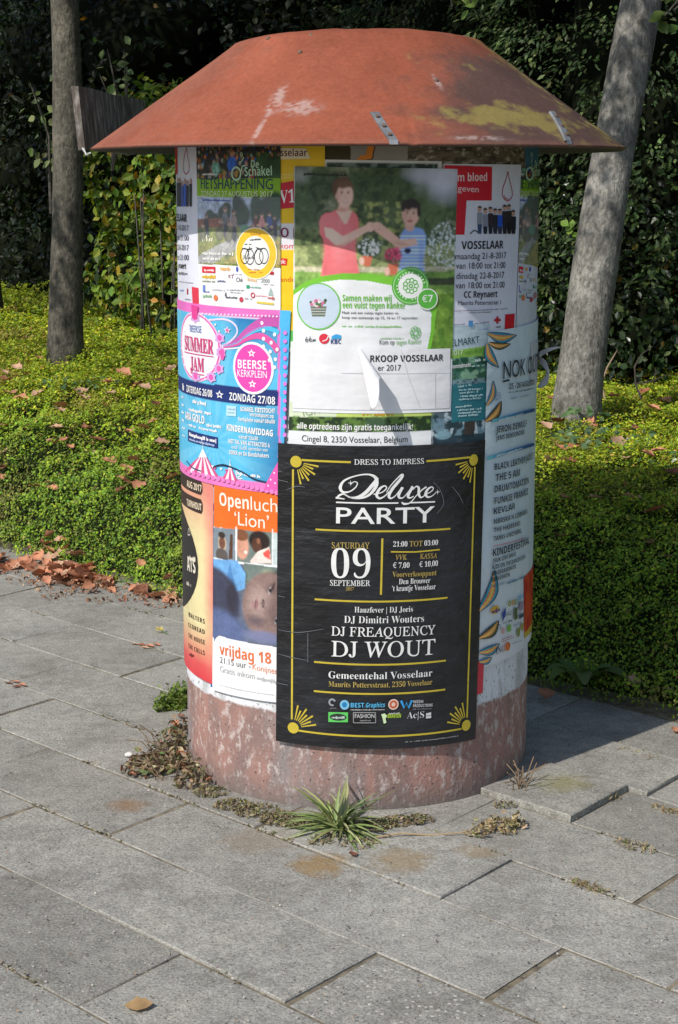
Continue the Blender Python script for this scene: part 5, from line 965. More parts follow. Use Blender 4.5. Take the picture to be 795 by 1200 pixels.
i1 = Ink(p, 'sponsor_logo'); i1.disc(389.5, 823, 4, 4.4, (150, 155, 162), .5, a0=.3, a1=5.2); i1.greek((386, 830.5), (394, 830.6), 1.6, (110, 110, 116), 2); i1.build(); i1 = Ink(p, 'sponsor_logo'); i1.disc(404, 826, 5, 5.4, (130, 195, 225)); i1.disc(404, 826, 2.7, 3, (40, 130, 190)); i1.text('BEST', (411.2, 829), (427, 829), 5, (90, 185, 230), 'bold'); i1.text('.Graphics', (427.4, 829), (451, 828.6), 5, (90, 185, 230), 'bold', 0, 1, None, .2); i1.greek((411, 832.2), (450, 832), 1.2, (190, 190, 190), 3)
i1.build(); i1 = Ink(p, 'sponsor_logo'); i1.disc(461.3, 825.5, 5.6, 6, (225, 200, 190)); i1.disc(461.3, 825.5, 4.2, 4.6, (200, 95, 55), .5); i1.build(); i1 = Ink(p, 'sponsor_logo'); i1.line([(470.2, 821), (474, 829.6), (476.6, 823.4), (479, 829.4), (483, 820.6)], 2.6, (60, 160, 225)); i1.text('WISH', (484.2, 824.2), (496, 823.8), 3.4, (200, 200, 205), 'bold'); i1.text('PRODUCTIONS', (484.2, 828.8), (507, 827.8), 3.2, (200, 200, 205), 'bold'); i1.greek((484.2, 831.6), (506, 830.6), 1, (140, 140, 145), 8)
i1.build(); i1 = Ink(p, 'sponsor_logo'); i1.area([(385, 834.4), (408, 834.8), (408, 846.4), (385, 846)], (98, 205, 100)); i1.disc(396.5, 840.5, 9, 4, (50, 60, 55)); i1.greek((389, 841.8), (404, 841.9), 2.4, (200, 215, 205), 3); i1.build(); i1 = Ink(p, 'sponsor_logo'); i1.line([(414.4, 835), (440.4, 835), (440.4, 847), (414.4, 847)], .8, (170, 170, 172), closed=True); i1.text('FASHION', (416, 841.4), (439, 841.3), 4.6, (215, 215, 215)); i1.greek((421, 845), (434, 845), 1.8, (140, 140, 140), 2)
i1.build(); i1 = Ink(p, 'sponsor_logo'); i1.area([(447, 837), (451, 836), (454, 839), (452, 842), (453, 847), (450, 848), (448.6, 842)], (215, 240, 190)); i1.text('BRANTEN', (454.5, 841.5), (470, 840.8), 4.4, (190, 225, 70), 'bold'); i1.greek((455, 836.8), (468, 836.4), 1.6, (190, 190, 190), 2); i1.build(); i1 = Ink(p, 'sponsor_logo'); i1.text('Ac|S', (477, 842), (497, 841), 7.4, (232, 232, 232), 'serif', -.012); i1.area([(499.5, 836), (505.4, 834.6), (505.4, 841.4), (499.4, 842)], (220, 220, 222)); i1.line([(500, 839), (505, 838.4)], .9, (120, 120, 125)); i1.build()
i1 = Ink(p, 'paper_creases'); g = random.Random(2)
for pts in ([(326, 562), (338, 565)], [(336, 574), (348, 570), (358, 571)], [(326, 552), (330, 553)], [(508, 565), (516, 574), (520, 590), (512, 602)], [(530, 570), (538, 580), (543, 590)], [(326, 766), (340, 770), (361, 774)], [(326, 738), (350, 741), (380, 737)], [(324, 800), (338, 803)], [(361, 742), (361, 776)], [(326, 698), (334, 700)]): i1.curve(pts, [.3, .7, .3][:len(pts)] if len(pts) == 3 else .5, (120, 124, 130))
i1.build()
# ------------------------------------------------------------------ weathered plank held behind the roof
t_ = empty('weathered_plank', (-.75, 5.4, 1.61), 'grey weathered wooden plank sticking out behind the left side of the roof', 'plank')
A, B = at_depth(83.5, 101, 5.0), at_depth(92, 176, 5.0)
d_ = Vector((.085, .93, 0)); mb = MB(); th = Vector((.020, -.004, 0)); K = 12; P = []
for i in range(K+1):
    f = i/K; top = A+d_*f+Vector((0, 0, .002*math.sin(f*9))); bot = B+d_*f+Vector((0, 0, .003*math.sin(f*7)))
    P += [top, top+th, bot+th, bot]
mb.poly(P, m_plank, [(i*4+k, i*4+(k+1) % 4, i*4+4+(k+1) % 4, i*4+4+k) for i in range(K) for k in range(4)]+[(3, 2, 1, 0), (K*4, K*4+1, K*4+2, K*4+3)]); mb.build('board', t_)
mb = MB(); mb.tube([A+d_*.06+th+Vector((-.001, 0, -.05)), A+d_*.06+th+Vector((.003, 0, -.06)), A+d_*.06+th+Vector((-.001, 0, -.09))], .0015, m_zinc, 6); mb.build('staple', t_)
mb = MB(); q0 = B+Vector((.012, .0, .006)); q1 = cone_at(107, 177); rimp = at_depth(106, 179, 4.62)
mb.tube([q0, q0+Vector((.012, -.05, -.012)), q0+Vector((.02, -.12, -.004)), (q0+rimp)/2+Vector((.0, 0, -.012)), rimp], .0022, flat('white_wire', (.6, .6, .58), .5), 6); mb.build('wire_hook', t_)
mb = MB(); e1 = B+d_*.55+Vector((.02, 0, .03)); e0 = Vector((CX-.34, DY+.31, 1.655)); mb.tube([e0, (e0+e1)/2, e1], .011, m_zinc, 8); e2 = B+d_*.85+Vector((.02, 0, .03)); mb.tube([Vector((CX-.28, DY+.37, 1.655)), e2], .011, m_zinc, 8); mb.build('bracket_arm', t_)

# ------------------------------------------------------------------ trees whose trunks stand in the bed
def along(d, t_, z=0): x, y = xy(d, t_); return Vector((float(x), float(y), z))
def c_of(P):
    """(t, c): where the sun ray through a point runs; points on one ray share both"""
    P = np.asarray(P); d, tt = dt(P[:, 0], P[:, 1]); dx = SDIR.x*ND[0]+SDIR.y*ND[1]; dtt = SDIR.x*TD[0]+SDIR.y*TD[1]
    return tt-dtt/dx*d, P[:, 2]-SDIR.z/dx*d
def hedge_tc(px, py, d):
    """the (t, c) of the spot seen at a pixel on the hedge face d metres into the bed"""
    r_ = np.array(ray(px, py)); o = np.array([0, 0, CAMH]); n = np.array([ND[0], ND[1], 0]); k = ((P0@ND)+d-(o@n))/(r_@n); q = o+r_*k
    a, b_ = c_of(q[None]); return float(a[0]), float(b_[0])
gaps = []  # holes cut in the unseen crowns so sun patches reach hedge and trunks
for (px, py, rt, rc, pr) in ((150, 335, 1.5, .7, 1), (130, 235, .9, .4, .95), (185, 300, .7, .6, .95), (110, 390, .5, .3, .8), (180, 390, .4, .25, .6), (600, 60, .7, .45, .95), (650, 20, .7, .45, .95), (690, 60, .5, .4, .9), (560, 20, .5, .35, .9), (630, 130, .6, .4, .9), (40, 90, .3, .1, .7), (60, 130, .25, .12, .6), (660, 330, .35, .22, .85), (690, 160, .22, .16, .85), (700, 240, .25, .15, .8), (740, 110, .2, .2, .6), (770, 410, .5, .12, .7)):
    a, b_ = hedge_tc(px, py, 2.6); gaps.append((a, b_, rt, rc, pr))
for (px, py, z, rt, rc, pr) in ((75, 300, 1, .05, .06, .8), (72, 385, 1, .2, .14, .9), (76, 350, 1, .14, .07, .95), (70, 320, 1, .06, .04, .9), (74, 270, 1, .06, .04, .9), (71, 205, 1, .05, .04, .9), (78, 240, 1, .05, .05, .8), (70, 150, 1, .05, .05, .8)):
    a, b_ = hedge_tc(px, py, 1.6); gaps.append((a, b_, rt, rc, pr))
LEAFG = [(3, (.045, .085, .02)), (2, (.06, .11, .025)), (1, (.09, .13, .03)), (.25, (.2, .15, .03))]
def trunk_mb(base, path, radii, mat, n=18):
    mb = MB(); mb.tube(path, radii, mat, n); return mb
def tree(label, base, lean, r0, hgt, crown_c, crown_r, n_leaf, mat, seed, flare=1.35):
    g = np.random.default_rng(seed); root = empty('street_tree', base, label, 'tree', 'trees standing in the bed')
    b_ = Vector(base); path = []; rad = []; K = 26
    for i in range(K+1):
        f = i/K; z = f*hgt; p_ = b_+Vector((lean[0]*f+.015*math.sin(f*7+seed), lean[1]*f, z-.15 if i == 0 else z)); path.append(p_); rad.append(r0*(1-.28*f)*(1+(flare-1)*math.exp(-f*hgt/.12))*(1+.03*math.sin(f*23+seed)))
    o = trunk_mb(base, path, rad, mat, 24).build('trunk', root, True)
    top = path[-1]; cc = Vector(crown_c)
    for k in range(9):
        a_ = 2*math.pi*k/9+g.uniform(-.3, .3); e = cc+Vector((math.cos(a_)*crown_r[0]*.75, math.sin(a_)*crown_r[1]*.75, g.uniform(-.5, .7)*crown_r[2])); m_ = (top+e)/2+Vector((0, 0, .25)); s_ = path[-1-k % 5]
        mb = MB(); mb.tube([s_, (s_*2+m_)/3+Vector((0, 0, .1)), m_, e], [.05, .038, .025, .008], mat, 8); mb.build('limb', root, True)
    ncl = n_leaf//26; a_ = g.normal(size=(ncl, 3)); a_ = unit(a_)*(g.uniform(size=(ncl, 1))**.42); C = np.array(crown_c)+a_*np.array(crown_r)*(1+.12*g.normal(size=(ncl, 1)))
    P = np.repeat(C, 26, 0)+g.normal(size=(ncl*26, 3))*np.array([.17, .17, .12]); keep = np.ones(len(P), bool); tA, cA = c_of(P); rr_ = g.uniform(size=len(P))
    for (gt, gc, rt, rc, pr) in gaps: keep &= ~((((tA-gt)/rt)**2+((cA-gc)/rc)**2 < 1) & (rr_ < pr))
    dd_, _ = dt(P[:, 0], P[:, 1]); keep &= P[:, 2] > 2.75+(np.abs(P[:, 0]/P[:, 1]) < .35)*(.0)
    keep &= P[:, 2] > CAMH+P[:, 1]*.103+.10        # crown leaves reaching into the camera's view are cut away
    P = P[keep]; Nn = g.normal(size=(len(P), 3))*.7+np.array([0, 0, .8]); 
    leaf_obj('crown', P, Nn, g.uniform(.05, .095, len(P)), pick_cols(len(P), LEAFG), m_leaf, root, aspect=.6)
    return root
def crown_at(t_, d=.75, z=4.9): q = along(d, t_, z); return tuple(q)
bR = gnd(672, 503, .52); bL = gnd(80, 428, .52)
tR, tL = float(dt(bR.x, bR.y)[1]), float(dt(bL.x, bL.y)[1])
# the right trunk leans right and away
topR = at_depth(750, 0, bR.y+.35)-bR; f_ = 3.3/topR.z
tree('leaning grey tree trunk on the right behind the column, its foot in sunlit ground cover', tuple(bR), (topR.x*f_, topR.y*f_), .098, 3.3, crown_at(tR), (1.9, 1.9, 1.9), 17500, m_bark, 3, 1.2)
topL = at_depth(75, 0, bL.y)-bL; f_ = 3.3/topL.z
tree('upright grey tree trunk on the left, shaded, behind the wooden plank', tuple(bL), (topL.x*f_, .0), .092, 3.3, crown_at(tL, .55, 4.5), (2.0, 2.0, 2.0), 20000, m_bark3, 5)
def hanging(root, spots, dep_, seed):
    gg = np.random.default_rng(seed); P = []; mb = MB()
    for (x0, y0, x1, y1) in spots:
        a_, b_ = at_depth(x0, y0, dep_), at_depth(x1, y1, dep_); mb.tube([a_, (a_+b_)/2+Vector((.03, 0, .02)), b_], .004, m_bark2, 5)
        for f in np.linspace(.3, 1.05, 8): P.append(np.array(a_.lerp(b_, f))+gg.normal(size=3)*.03)
    tw = mb.build('hanging_twig', root); P = np.array(P); o = leaf_obj('leaves', P, gg.normal(size=P.shape)*.5+np.array([-.5, -.6, .5]), gg.uniform(.05, .08, len(P)), pick_cols(len(P), [(1, (.09, .14, .03)), (1, (.13, .19, .04))]), m_leaf, root, aspect=.65); o.parent = tw; o.location = (0, 0, 0)
hanging(bpy.data.objects['street_tree'], [(500, -90, 530, 8), (510, -90, 552, 4)], 7.2, 3)
hanging(bpy.data.objects['street_tree'], [(840, -60, 776, 22), (850, -50, 790, 12), (850, -80, 783, -2)], 6.9, 5)
q = gnd(3, 352, .55); q = Vector((-2.62, 13.1, .5)); t3 = float(dt(q.x, q.y)[1])
tree('slim dark tree trunk cut off by the left edge of the photo', tuple(q), (.02, 0), .085, 3.5, tuple(Vector(crown_at(t3+.2, 1.3, 5.2))), (2.1, 2.1, 2.1), 18000, m_bark2, 8)

# ------------------------------------------------------------------ hedges and trees closing the view behind the bed
def shrub(name, label, cat, group, spots, nleaf, size, table, mat, seed, aspect=.6, core=True, shell=.22, gloss=None, hang=0.0):
    """spots: overlapping lumps (centre, radii); leaves spread through the outer shell of their union, a solid near-black core painted as the shade inside"""
    g = np.random.default_rng(seed); base = np.mean([s_[0] for s_ in spots], 0); root = empty(name, (base[0], base[1], .45), label, cat, group)
    vols = np.array([r_[0]*r_[2]+r_[1]*r_[2]+r_[0]*r_[1] for _, r_ in spots]); cnt = (nleaf*vols/vols.sum()).astype(int); PP = []; NN = []
    for (c, r_), n_ in zip(spots, cnt):
        a_ = unit(g.normal(size=(n_*2, 3))); view = unit(np.array([[-c[0], -c[1], .9]])); a_ = a_[(a_@view.T)[:, 0] > -.35][:n_]
        lump = 1+.22*(fbm(a_[:, 0]*3.2+seed+a_[:, 2]*1.7, a_[:, 1]*3.2+a_[:, 2]*2.9, seed, 4)-.5)*2
        depth = 1-shell*np.abs(g.normal(size=(len(a_), 1)))*.7
        p_ = np.array(c)+a_*np.array(r_)*lump[:, None]*depth; PP.append(p_); NN.append(a_/np.array(r_))
    P = np.concatenate(PP); Nn = unit(np.concatenate(NN))*.8+g.normal(size=(len(P), 3))*.6+np.array([0, 0, .3-hang]); k = P[:, 2] > .38
    P, Nn = P[k], Nn[k]; sz = g.uniform(size[0], size[1], len(P)); cols = pick_cols(len(P), table); cols *= (.55+.9*fbm(P[:, 0]*2.5+seed, P[:, 2]*2.5+P[:, 1], seed+3))[:, None]
    leaf_obj('foliage', P, Nn, sz, cols, mat, root, aspect=aspect)
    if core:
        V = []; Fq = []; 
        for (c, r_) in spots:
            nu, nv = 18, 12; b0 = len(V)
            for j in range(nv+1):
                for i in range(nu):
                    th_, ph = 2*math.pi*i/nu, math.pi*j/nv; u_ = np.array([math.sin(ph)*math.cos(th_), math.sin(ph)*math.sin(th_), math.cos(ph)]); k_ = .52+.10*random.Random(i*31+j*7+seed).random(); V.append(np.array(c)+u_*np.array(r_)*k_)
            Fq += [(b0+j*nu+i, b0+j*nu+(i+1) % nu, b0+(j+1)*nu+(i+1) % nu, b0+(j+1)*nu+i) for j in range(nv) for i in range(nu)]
        np_mesh('shade_core', np.array(V), np.array(Fq), m_core, root, smooth=True)  # solid lumps closing the gaps, painted near-black as inner shade
    return root
BEECH = [(3, (.15, .23, .03)), (3, (.09, .16, .022)), (2.4, (.26, .30, .045)), (.7, (.36, .28, .03)), (.3, (.40, .20, .035)), (1.5, (.035, .07, .018))]
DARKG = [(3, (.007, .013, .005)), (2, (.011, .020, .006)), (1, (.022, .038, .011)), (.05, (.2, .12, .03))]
LAUR = [(3, (.016, .032, .009)), (2, (.025, .048, .012)), (.7, (.055, .085, .022)), (.10, (.24, .16, .03))]
CONI = [(3, (.034, .06, .02)), (2, (.06, .10, .032)), (1.1, (.13, .18, .06))]
def hd(tt): return 2.75+max(0, tt-6.2)*.42
def lumps(t0, t1, step, dofs, zc, r_, seed, jit=.15):
    g = random.Random(seed); out = []; q = t0
    while q <= t1:
        for z_ in zc:
            p_ = along(hd(q)+dofs+g.uniform(-jit, jit), q+g.uniform(-.2, .2), z_+g.uniform(-jit, jit)); out.append((np.array(p_), np.array([r_[0]*g.uniform(.85, 1.15), r_[1]*g.uniform(.85, 1.15), r_[2]*g.uniform(.85, 1.15)])))
        q += step
    return out
shrub('beech_hedge', 'sunlit beech hedge with yellowing leaves between the left trunk and the column', 'hedge', None, lumps(4.4, 7.2, .75, .55, (.8, 1.45), (.62, .62, .58), 2), 15000, (.045, .085), BEECH, m_leaf, 21, .66)
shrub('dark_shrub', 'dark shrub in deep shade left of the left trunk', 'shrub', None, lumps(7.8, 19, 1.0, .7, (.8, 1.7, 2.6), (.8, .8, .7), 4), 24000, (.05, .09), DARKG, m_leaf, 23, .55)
shrub('laurel_hedge', 'dark ivy-leaved hedge behind the leaning trunk on the right', 'hedge', None, lumps(-2.2, 3.9, .8, .6, (.70, 1.1), (.62, .62, .55), 6), 30000, (.035, .065), LAUR, m_gloss, 25, .62)
for k, (t_, d_, h, rr_, lab) in enumerate(((1.0, 3.9, 5.4, 1.25, 'conifer with lit sprays in the upper right, right of the leaning trunk'), (2.9, 3.9, 5.2, 1.35, 'conifer with feathery sprays in the upper right, between roof and leaning trunk'), (4.9, 4.7, 5.4, 1.35, 'tall dark conifer directly above the column roof'), (-1.2, 4.6, 5.2, 1.3, 'dark conifer at the upper right corner'))):
    g = np.random.default_rng(40+k); bs = along(d_, t_, .4); root = empty('conifer_tree', tuple(bs), lab, 'conifer', 'conifers behind the hedge')
    mb = MB(); mb.tube([bs, bs+Vector((.03, 0, h*.5)), bs+Vector((0, 0, h))], [.12, .08, .02], m_bark2, 10); mb.build('trunk', root, True)
    ns = 2100; f = g.uniform(0, 1, ns)**.9; a_ = g.uniform(0, 2*math.pi, ns); rad = rr_*(1-.72*f)*(.78+.42*fbm(a_*2.1, f*7, 50+k)); C = np.stack([bs.x+rad*np.cos(a_), bs.y+rad*np.sin(a_), bs.z+.2+f*h], -1)
    front_ = ((C[:, 0]-bs.x)*-bs.x+(C[:, 1]-bs.y)*-bs.y) > -.3*bs.length; C, a_ = C[front_], a_[front_]; m_ = 34
    out = np.repeat(np.stack([np.cos(a_), np.sin(a_), -.45+0*a_], -1), m_, 0); side = np.cross(out, [0, 0, 1.]); u_ = g.uniform(-1, 1, (len(C)*m_, 1)); l_ = g.uniform(-.6, 1, (len(C)*m_, 1))
    P = np.repeat(C, m_, 0)+out*l_*.16+side*u_*.10*(1.1-.6*l_)+g.normal(size=(len(C)*m_, 3))*.018; ax = unit(out+side*u_*.9)
    cl = pick_cols(len(P), CONI); cl *= (.4+.2*(k < 2)+.6*np.repeat(g.uniform(size=(len(C), 1)), m_, 0))
    leaf_obj('foliage', P, np.repeat([[0, 0, 1.]], len(P), 0)+out*.5+g.normal(size=(len(P), 3))*.35, g.uniform(.024, .05, len(P)), cl, m_leaf, root, aspect=.42, axis=ax)
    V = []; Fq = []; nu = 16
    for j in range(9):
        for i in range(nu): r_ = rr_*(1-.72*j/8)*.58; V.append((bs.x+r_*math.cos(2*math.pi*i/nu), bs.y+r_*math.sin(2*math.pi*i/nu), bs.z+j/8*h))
    np_mesh('shade_core', np.array(V), np.array([(j*nu+i, j*nu+(i+1) % nu, (j+1)*nu+(i+1) % nu, (j+1)*nu+i) for j in range(8) for i in range(nu)]), m_core, root, smooth=True)  # solid cone filler, the conifer's inner shade painted near-black
for k, (t_, d_, lab) in enumerate(((7.2, 5.4, 'dark broadleaf tree in shade above the beech hedge'), (10.2, 6.4, 'dark broadleaf tree in the upper left corner'), (13.6, 7.6, 'dark broadleaf tree behind the far left end of the bed'))):
    sp = []; g = random.Random(60+k)
    for q in range(11): p_ = along(d_+g.uniform(-.5, .7), t_+g.uniform(-1.4, 1.4), 1.2+g.uniform(0, 3.6)); sp.append((np.array(p_), np.array([1.1, 1.1, .95])*g.uniform(.8, 1.15)))
    root = shrub('broadleaf_tree', lab, 'tree', 'shaded trees behind the bed', sp, 11000, (.06, .11), DARKG, m_leaf, 70+k, .55)
    mb = MB(); b_ = along(d_, t_, .3); mb.tube([b_, b_+Vector((.05, 0, 2)), b_+Vector((0, .05, 4))], [.14, .11, .05], m_bark2, 10); mb.build('trunk', root, True)
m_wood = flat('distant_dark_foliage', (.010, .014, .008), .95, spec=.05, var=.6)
# a dark thicket closing the gaps far behind: lumpy bank of foliage
nu, nv = 90, 22; uu, vv = np.meshgrid(np.linspace(-12, 48, nu), np.linspace(0, 1, nv), indexing='ij'); dp = 7.6+np.clip(uu-8, 0, 9)*.3-np.clip(uu-20, 0, 99)*.55-.9*np.sin(vv*math.pi)*(.6+.8*fbm(uu*.9, vv*5, 3))+.5*vv
x, y = xy(dp, uu); idx = np.arange(nu*nv).reshape(nu, nv); Q = np.stack([idx[:-1, :-1], idx[1:, :-1], idx[1:, 1:], idx[:-1, 1:]], -1).reshape(-1, 4)
th_ = tag(np_mesh('thicket', np.stack([x, y, .2+vv*6.2*(.9+.2*fbm(uu*.7, uu*0, 6))], -1).reshape(-1, 3), Q, m_wood, smooth=True), 'dense dark thicket closing the view behind the trees', 'thicket', kind='stuff')
# thin bare stems showing in front of the beech hedge
for k in range(9):
    g = random.Random(90+k); px = (171, 181, 192, 199, 206, 165, 720, 742, 765)[k]
    if k < 6:
        b_ = along(2.45, 0, 0); yb = 405; q = gnd(px, yb, .5); s_ = Vector((q.x, q.y, .42)); tp = s_+Vector((g.uniform(-.08, .08), g.uniform(-.05, .1), g.uniform(.7, 1.2)))
        mb = MB(); mb.tube([s_, (s_+tp)/2+Vector((g.uniform(-.03, .03), 0, 0)), tp], [.008, .006, .003], m_bark2, 6); tag(mb.build('hedge_stem', None, True), 'thin dark bare stem at the foot of the beech hedge', 'stem', 'bare stems at the hedge foot')
# ------------------------------------------------------------------ small plants
def blades(name, label, cat, c, n, L, wd, mat, table, seed, spread=1.0, group=None, droop=.55):
    g = np.random.default_rng(seed); V = []; Fq = []; cl = []; tc = pick_cols(n, table, .2)
    for k in range(n):
        a_ = g.uniform(0, 2*math.pi); el = g.uniform(.25, 1.35)**spread; l_ = L*g.uniform(.55, 1.1); w_ = wd*g.uniform(.7, 1.2); K = 6; b0 = len(V); dr = droop*g.uniform(.6, 1.3)
        o = Vector(c)+Vector((g.normal()*.012, g.normal()*.012, 0)); di = Vector((math.cos(a_), math.sin(a_), 0)); sd = Vector((-math.sin(a_), math.cos(a_), 0))
        for i in range(K+1):
            f = i/K; e_a = el-dr*f*1.6; p_ = o if i == 0 else p_+(di*math.cos(e_a)+Vector((0, 0, math.sin(e_a))))*l_/K
            p_.z = max(p_.z, c[2]+.004); ww = w_*(1-f**2.2)*.5+.0006; V += [p_+sd*ww+Vector((0, 0, ww*.5)), p_.copy(), p_-sd*ww+Vector((0, 0, ww*.5))]; cl += [tc[k]]*3
        for i in range(K): Fq += [(b0+3*i, b0+3*i+1, b0+3*i+4, b0+3*i+3), (b0+3*i+1, b0+3*i+2, b0+3*i+5, b0+3*i+4)]
    o = np_mesh(name, np.array([tuple(v) for v in V]), np.array(Fq), mat, None, col=np.array(cl)); return tag(o, label, cat, group)
GRASS = [(3, (.20, .25, .09)), (2, (.27, .31, .13)), (1, (.36, .35, .18)), (.4, (.10, .14, .05))]
q = gnd(398, 972); blades('grass_tuft', 'spiky pale green grass tuft at the front foot of the column', 'grass tuft', (q.x, q.y, 0), 74, .15, .0105, m_gloss, GRASS, 5)
STRAW = [(3, (.33, .26, .14)), (1, (.22, .16, .08)), (1, (.40, .33, .2)), (.5, (.14, .17, .05))]
DRYW = [(3, (.15, .115, .07)), (2, (.22, .15, .09)), (1.5, (.12, .145, .055)), (1.4, (.32, .26, .16)), (.5, (.34, .13, .06))]
def mat_of(name, label, cat, pts, n, size, table, mat, seed, hz=.02, kind=None, group=None, up=.6, aspect=.5):
    """a low tangle of tiny leaves scattered over ground patches (px, py, radius m)"""
    g = np.random.default_rng(seed); P = []
    tot = sum(q[2]**2*(q[3] if len(q) > 3 else 1) for q in pts)
    for q in pts:
        c = gnd(q[0], q[1]); k = int(n*q[2]**2*(q[3] if len(q) > 3 else 1)/tot); a_ = g.uniform(0, 6.28, k); r_ = q[2]*np.sqrt(g.uniform(size=k))*(.7+.5*vnoise(a_*1.3, a_*0+seed, seed)); P.append(np.stack([c.x+r_*np.cos(a_), c.y+r_*np.sin(a_), .004+np.abs(g.normal(size=k))*hz*(1-r_/q[2]*.7)], -1))
    P = np.concatenate(P); rad = np.hypot(P[:, 0]-CX, P[:, 1]-DY); P = P[rad > R+.003]
    o = leaf_obj(name, P, g.normal(size=(len(P), 3))*.6+np.array([0, 0, up]), g.uniform(size[0], size[1], len(P)), pick_cols(len(P), table), mat, aspect=aspect, bend=.1); return tag(o, label, cat, group, kind)
mat_of('withered_weed', 'withered brown weed clump with grey-green leaves at the left foot of the column', 'weed', [(195, 895, .10), (172, 905, .07), (215, 905, .08), (205, 875, .06), (228, 920, .06), (212, 860, .05)], 950, (.010, .026), DRYW, m_dry, 3, .03)
mb = MB(); g = random.Random(8)
for k in range(26):
    a_ = gnd(205+g.uniform(-25, 20), 898+g.uniform(-14, 18)); b_ = a_+Vector((g.uniform(-.10, .05), g.uniform(-.08, .08), g.uniform(.015, .10))); mb.tube([a_, (a_+b_)/2+Vector((0, 0, .02)), b_], .0014, flat('dry_stalk', (.19, .13, .075), .8), 5)
tag(mb.build('dead_stalks'), 'thin dry stalks sticking out of the withered weed', 'stalks', kind='stuff')
mat_of('green_weed', 'small fresh green weed beside the left edge of the column', 'weed', [(203, 828, .05), (212, 820, .04), (190, 832, .03)], 420, (.012, .026), [(3, (.13, .20, .035)), (1, (.2, .25, .06))], m_leaf, 4, .035)
mat_of('moss_fringe', 'brown-green moss and litter fringe along the front foot of the column', 'moss', [(270, 945, .05), (300, 952, .06), (330, 962, .06), (355, 965, .05), (440, 970, .05), (465, 965, .05), (490, 962, .04), (245, 930, .05), (380, 985, .05, .5), (420, 990, .05, .4), (605, 930, .04, .6), (590, 945, .03, .6)], 2600, (.005, .013), [(3, (.20, .18, .085)), (2, (.26, .20, .12)), (1.2, (.13, .145, .05)), (1, (.15, .11, .08)), (1, (.38, .31, .2))], m_dry, 6, .006, kind='stuff')
m_stk = flat('dry_stalk', (.19, .13, .075), .8)
mb = MB(); pts = [(440, 985), (470, 982), (505, 981), (540, 979), (565, 976), (590, 972)]; mb.tube([gnd(*q)+Vector((0, 0, .008+.004*math.sin(i*2))) for i, q in enumerate(pts)], [.0022]*3+[.0018]*3, flat('tan_stalk', (.38, .27, .15), .8), 6); o = empty('dry_flower_stalk', tuple(gnd(440, 985)), 'long tan dry stalk with seed tuft lying in front of the column', 'stalk'); mb.build('stem', o)
mat_of('x', None, None, [(585, 972, .045), (560, 980, .025), (605, 968, .025)], 260, (.008, .02), STRAW, m_dry, 7, .02); s_ = bpy.data.objects['x']; s_.name = 'seed_tuft'; s_.data.name = 'seed_tuft'; s_.parent = o; s_.location = -o.location
for k, (px, py, r_, lab) in enumerate(((750, 886, .045, 'straw tuft on the paving in the sun right of the shadow edge'), (745, 993, .035, 'straw tuft in a joint at the right edge of the paving'), (785, 952, .03, 'straw tuft beside the raised slab at the right edge'), (690, 1040, .035, 'straw tuft in a paving joint right of centre'), (700, 930, .05, 'straw and litter in the open joint before the raised slab'), (612, 905, .05, 'dry straw against the right foot of the column'))):
    mat_of('straw_tuft', lab, 'straw', [(px, py, r_*.8), (px+14, py+5, r_*.6), (px-16, py-5, r_*.6)], 85, (.006, .026), STRAW, m_dry, 30+k, .004, aspect=.16)
# leafless weed skeletons right of the column
o = empty('dead_weed', tuple(gnd(605, 925)), 'dead brown weed skeleton at the right foot of the column', 'weed'); mb = MB(); g = random.Random(18)
for k in range(14): a_ = gnd(606+g.uniform(-8, 10), 928+g.uniform(-6, 8)); b_ = a_+Vector((g.uniform(-.06, .08), g.uniform(-.05, .05), g.uniform(.02, .09))); mb.tube([a_, (a_+b_)/2+Vector((.005, 0, .012)), b_], .0016, m_stk, 5)
mb.build('stalks', o)
# joint moss: dry crumbs and straw in the paving joints
g = np.random.default_rng(77); PJ = []
for k in range(-6, 8):
    b0 = 1.805+.2865*k
    for _ in range(10):
        a0 = g.uniform(-5.4, 0); L = g.uniform(.03, .22); m_ = int(L*260); aa = a0+g.uniform(0, L, m_); bb = b0+g.normal(size=m_)*.006; q = U[None]*aa[:, None]+Vv[None]*bb[:, None]; PJ.append(np.concatenate([q, np.abs(g.normal(size=(m_, 1)))*.003-.002], 1))
PJ = np.concatenate(PJ); PJ = PJ[np.hypot(PJ[:, 0]-CX, PJ[:, 1]-DY) > R+.01]
tag(leaf_obj('joint_moss', PJ, g.normal(size=(len(PJ), 3))*.4+np.array([0, 0, 1]), g.uniform(.004, .013, len(PJ)), pick_cols(len(PJ), [(2, (.24, .19, .12)), (2, (.15, .13, .06)), (1, (.11, .12, .04)), (1, (.34, .28, .2))]), m_dry, aspect=.5), 'dry moss and crumbs caught in the paving joints', 'moss', kind='stuff')
# loose grit on the slabs
ng = 1500; px = g.uniform(-20, 815, ng); py = 700+500*np.sqrt(g.uniform(size=ng)); PG = np.array([tuple(gnd(a_, b_)) for a_, b_ in zip(px, py)]); PG[:, 2] = .004; PG = PG[(np.hypot(PG[:, 0]-CX, PG[:, 1]-DY) > R+.02) & (dt(PG[:, 0], PG[:, 1])[0] < -.2)]
tag(leaf_obj('grit', PG, g.normal(size=(len(PG), 3))*.5+np.array([0, 0, 1]), g.uniform(.002, .0062, len(PG)), pick_cols(len(PG), [(2, (.40, .37, .33)), (2, (.10, .09, .08)), (1, (.28, .18, .11))]), m_dry, aspect=.8), 'loose grit and crumbs scattered over the paving', 'grit', kind='stuff')
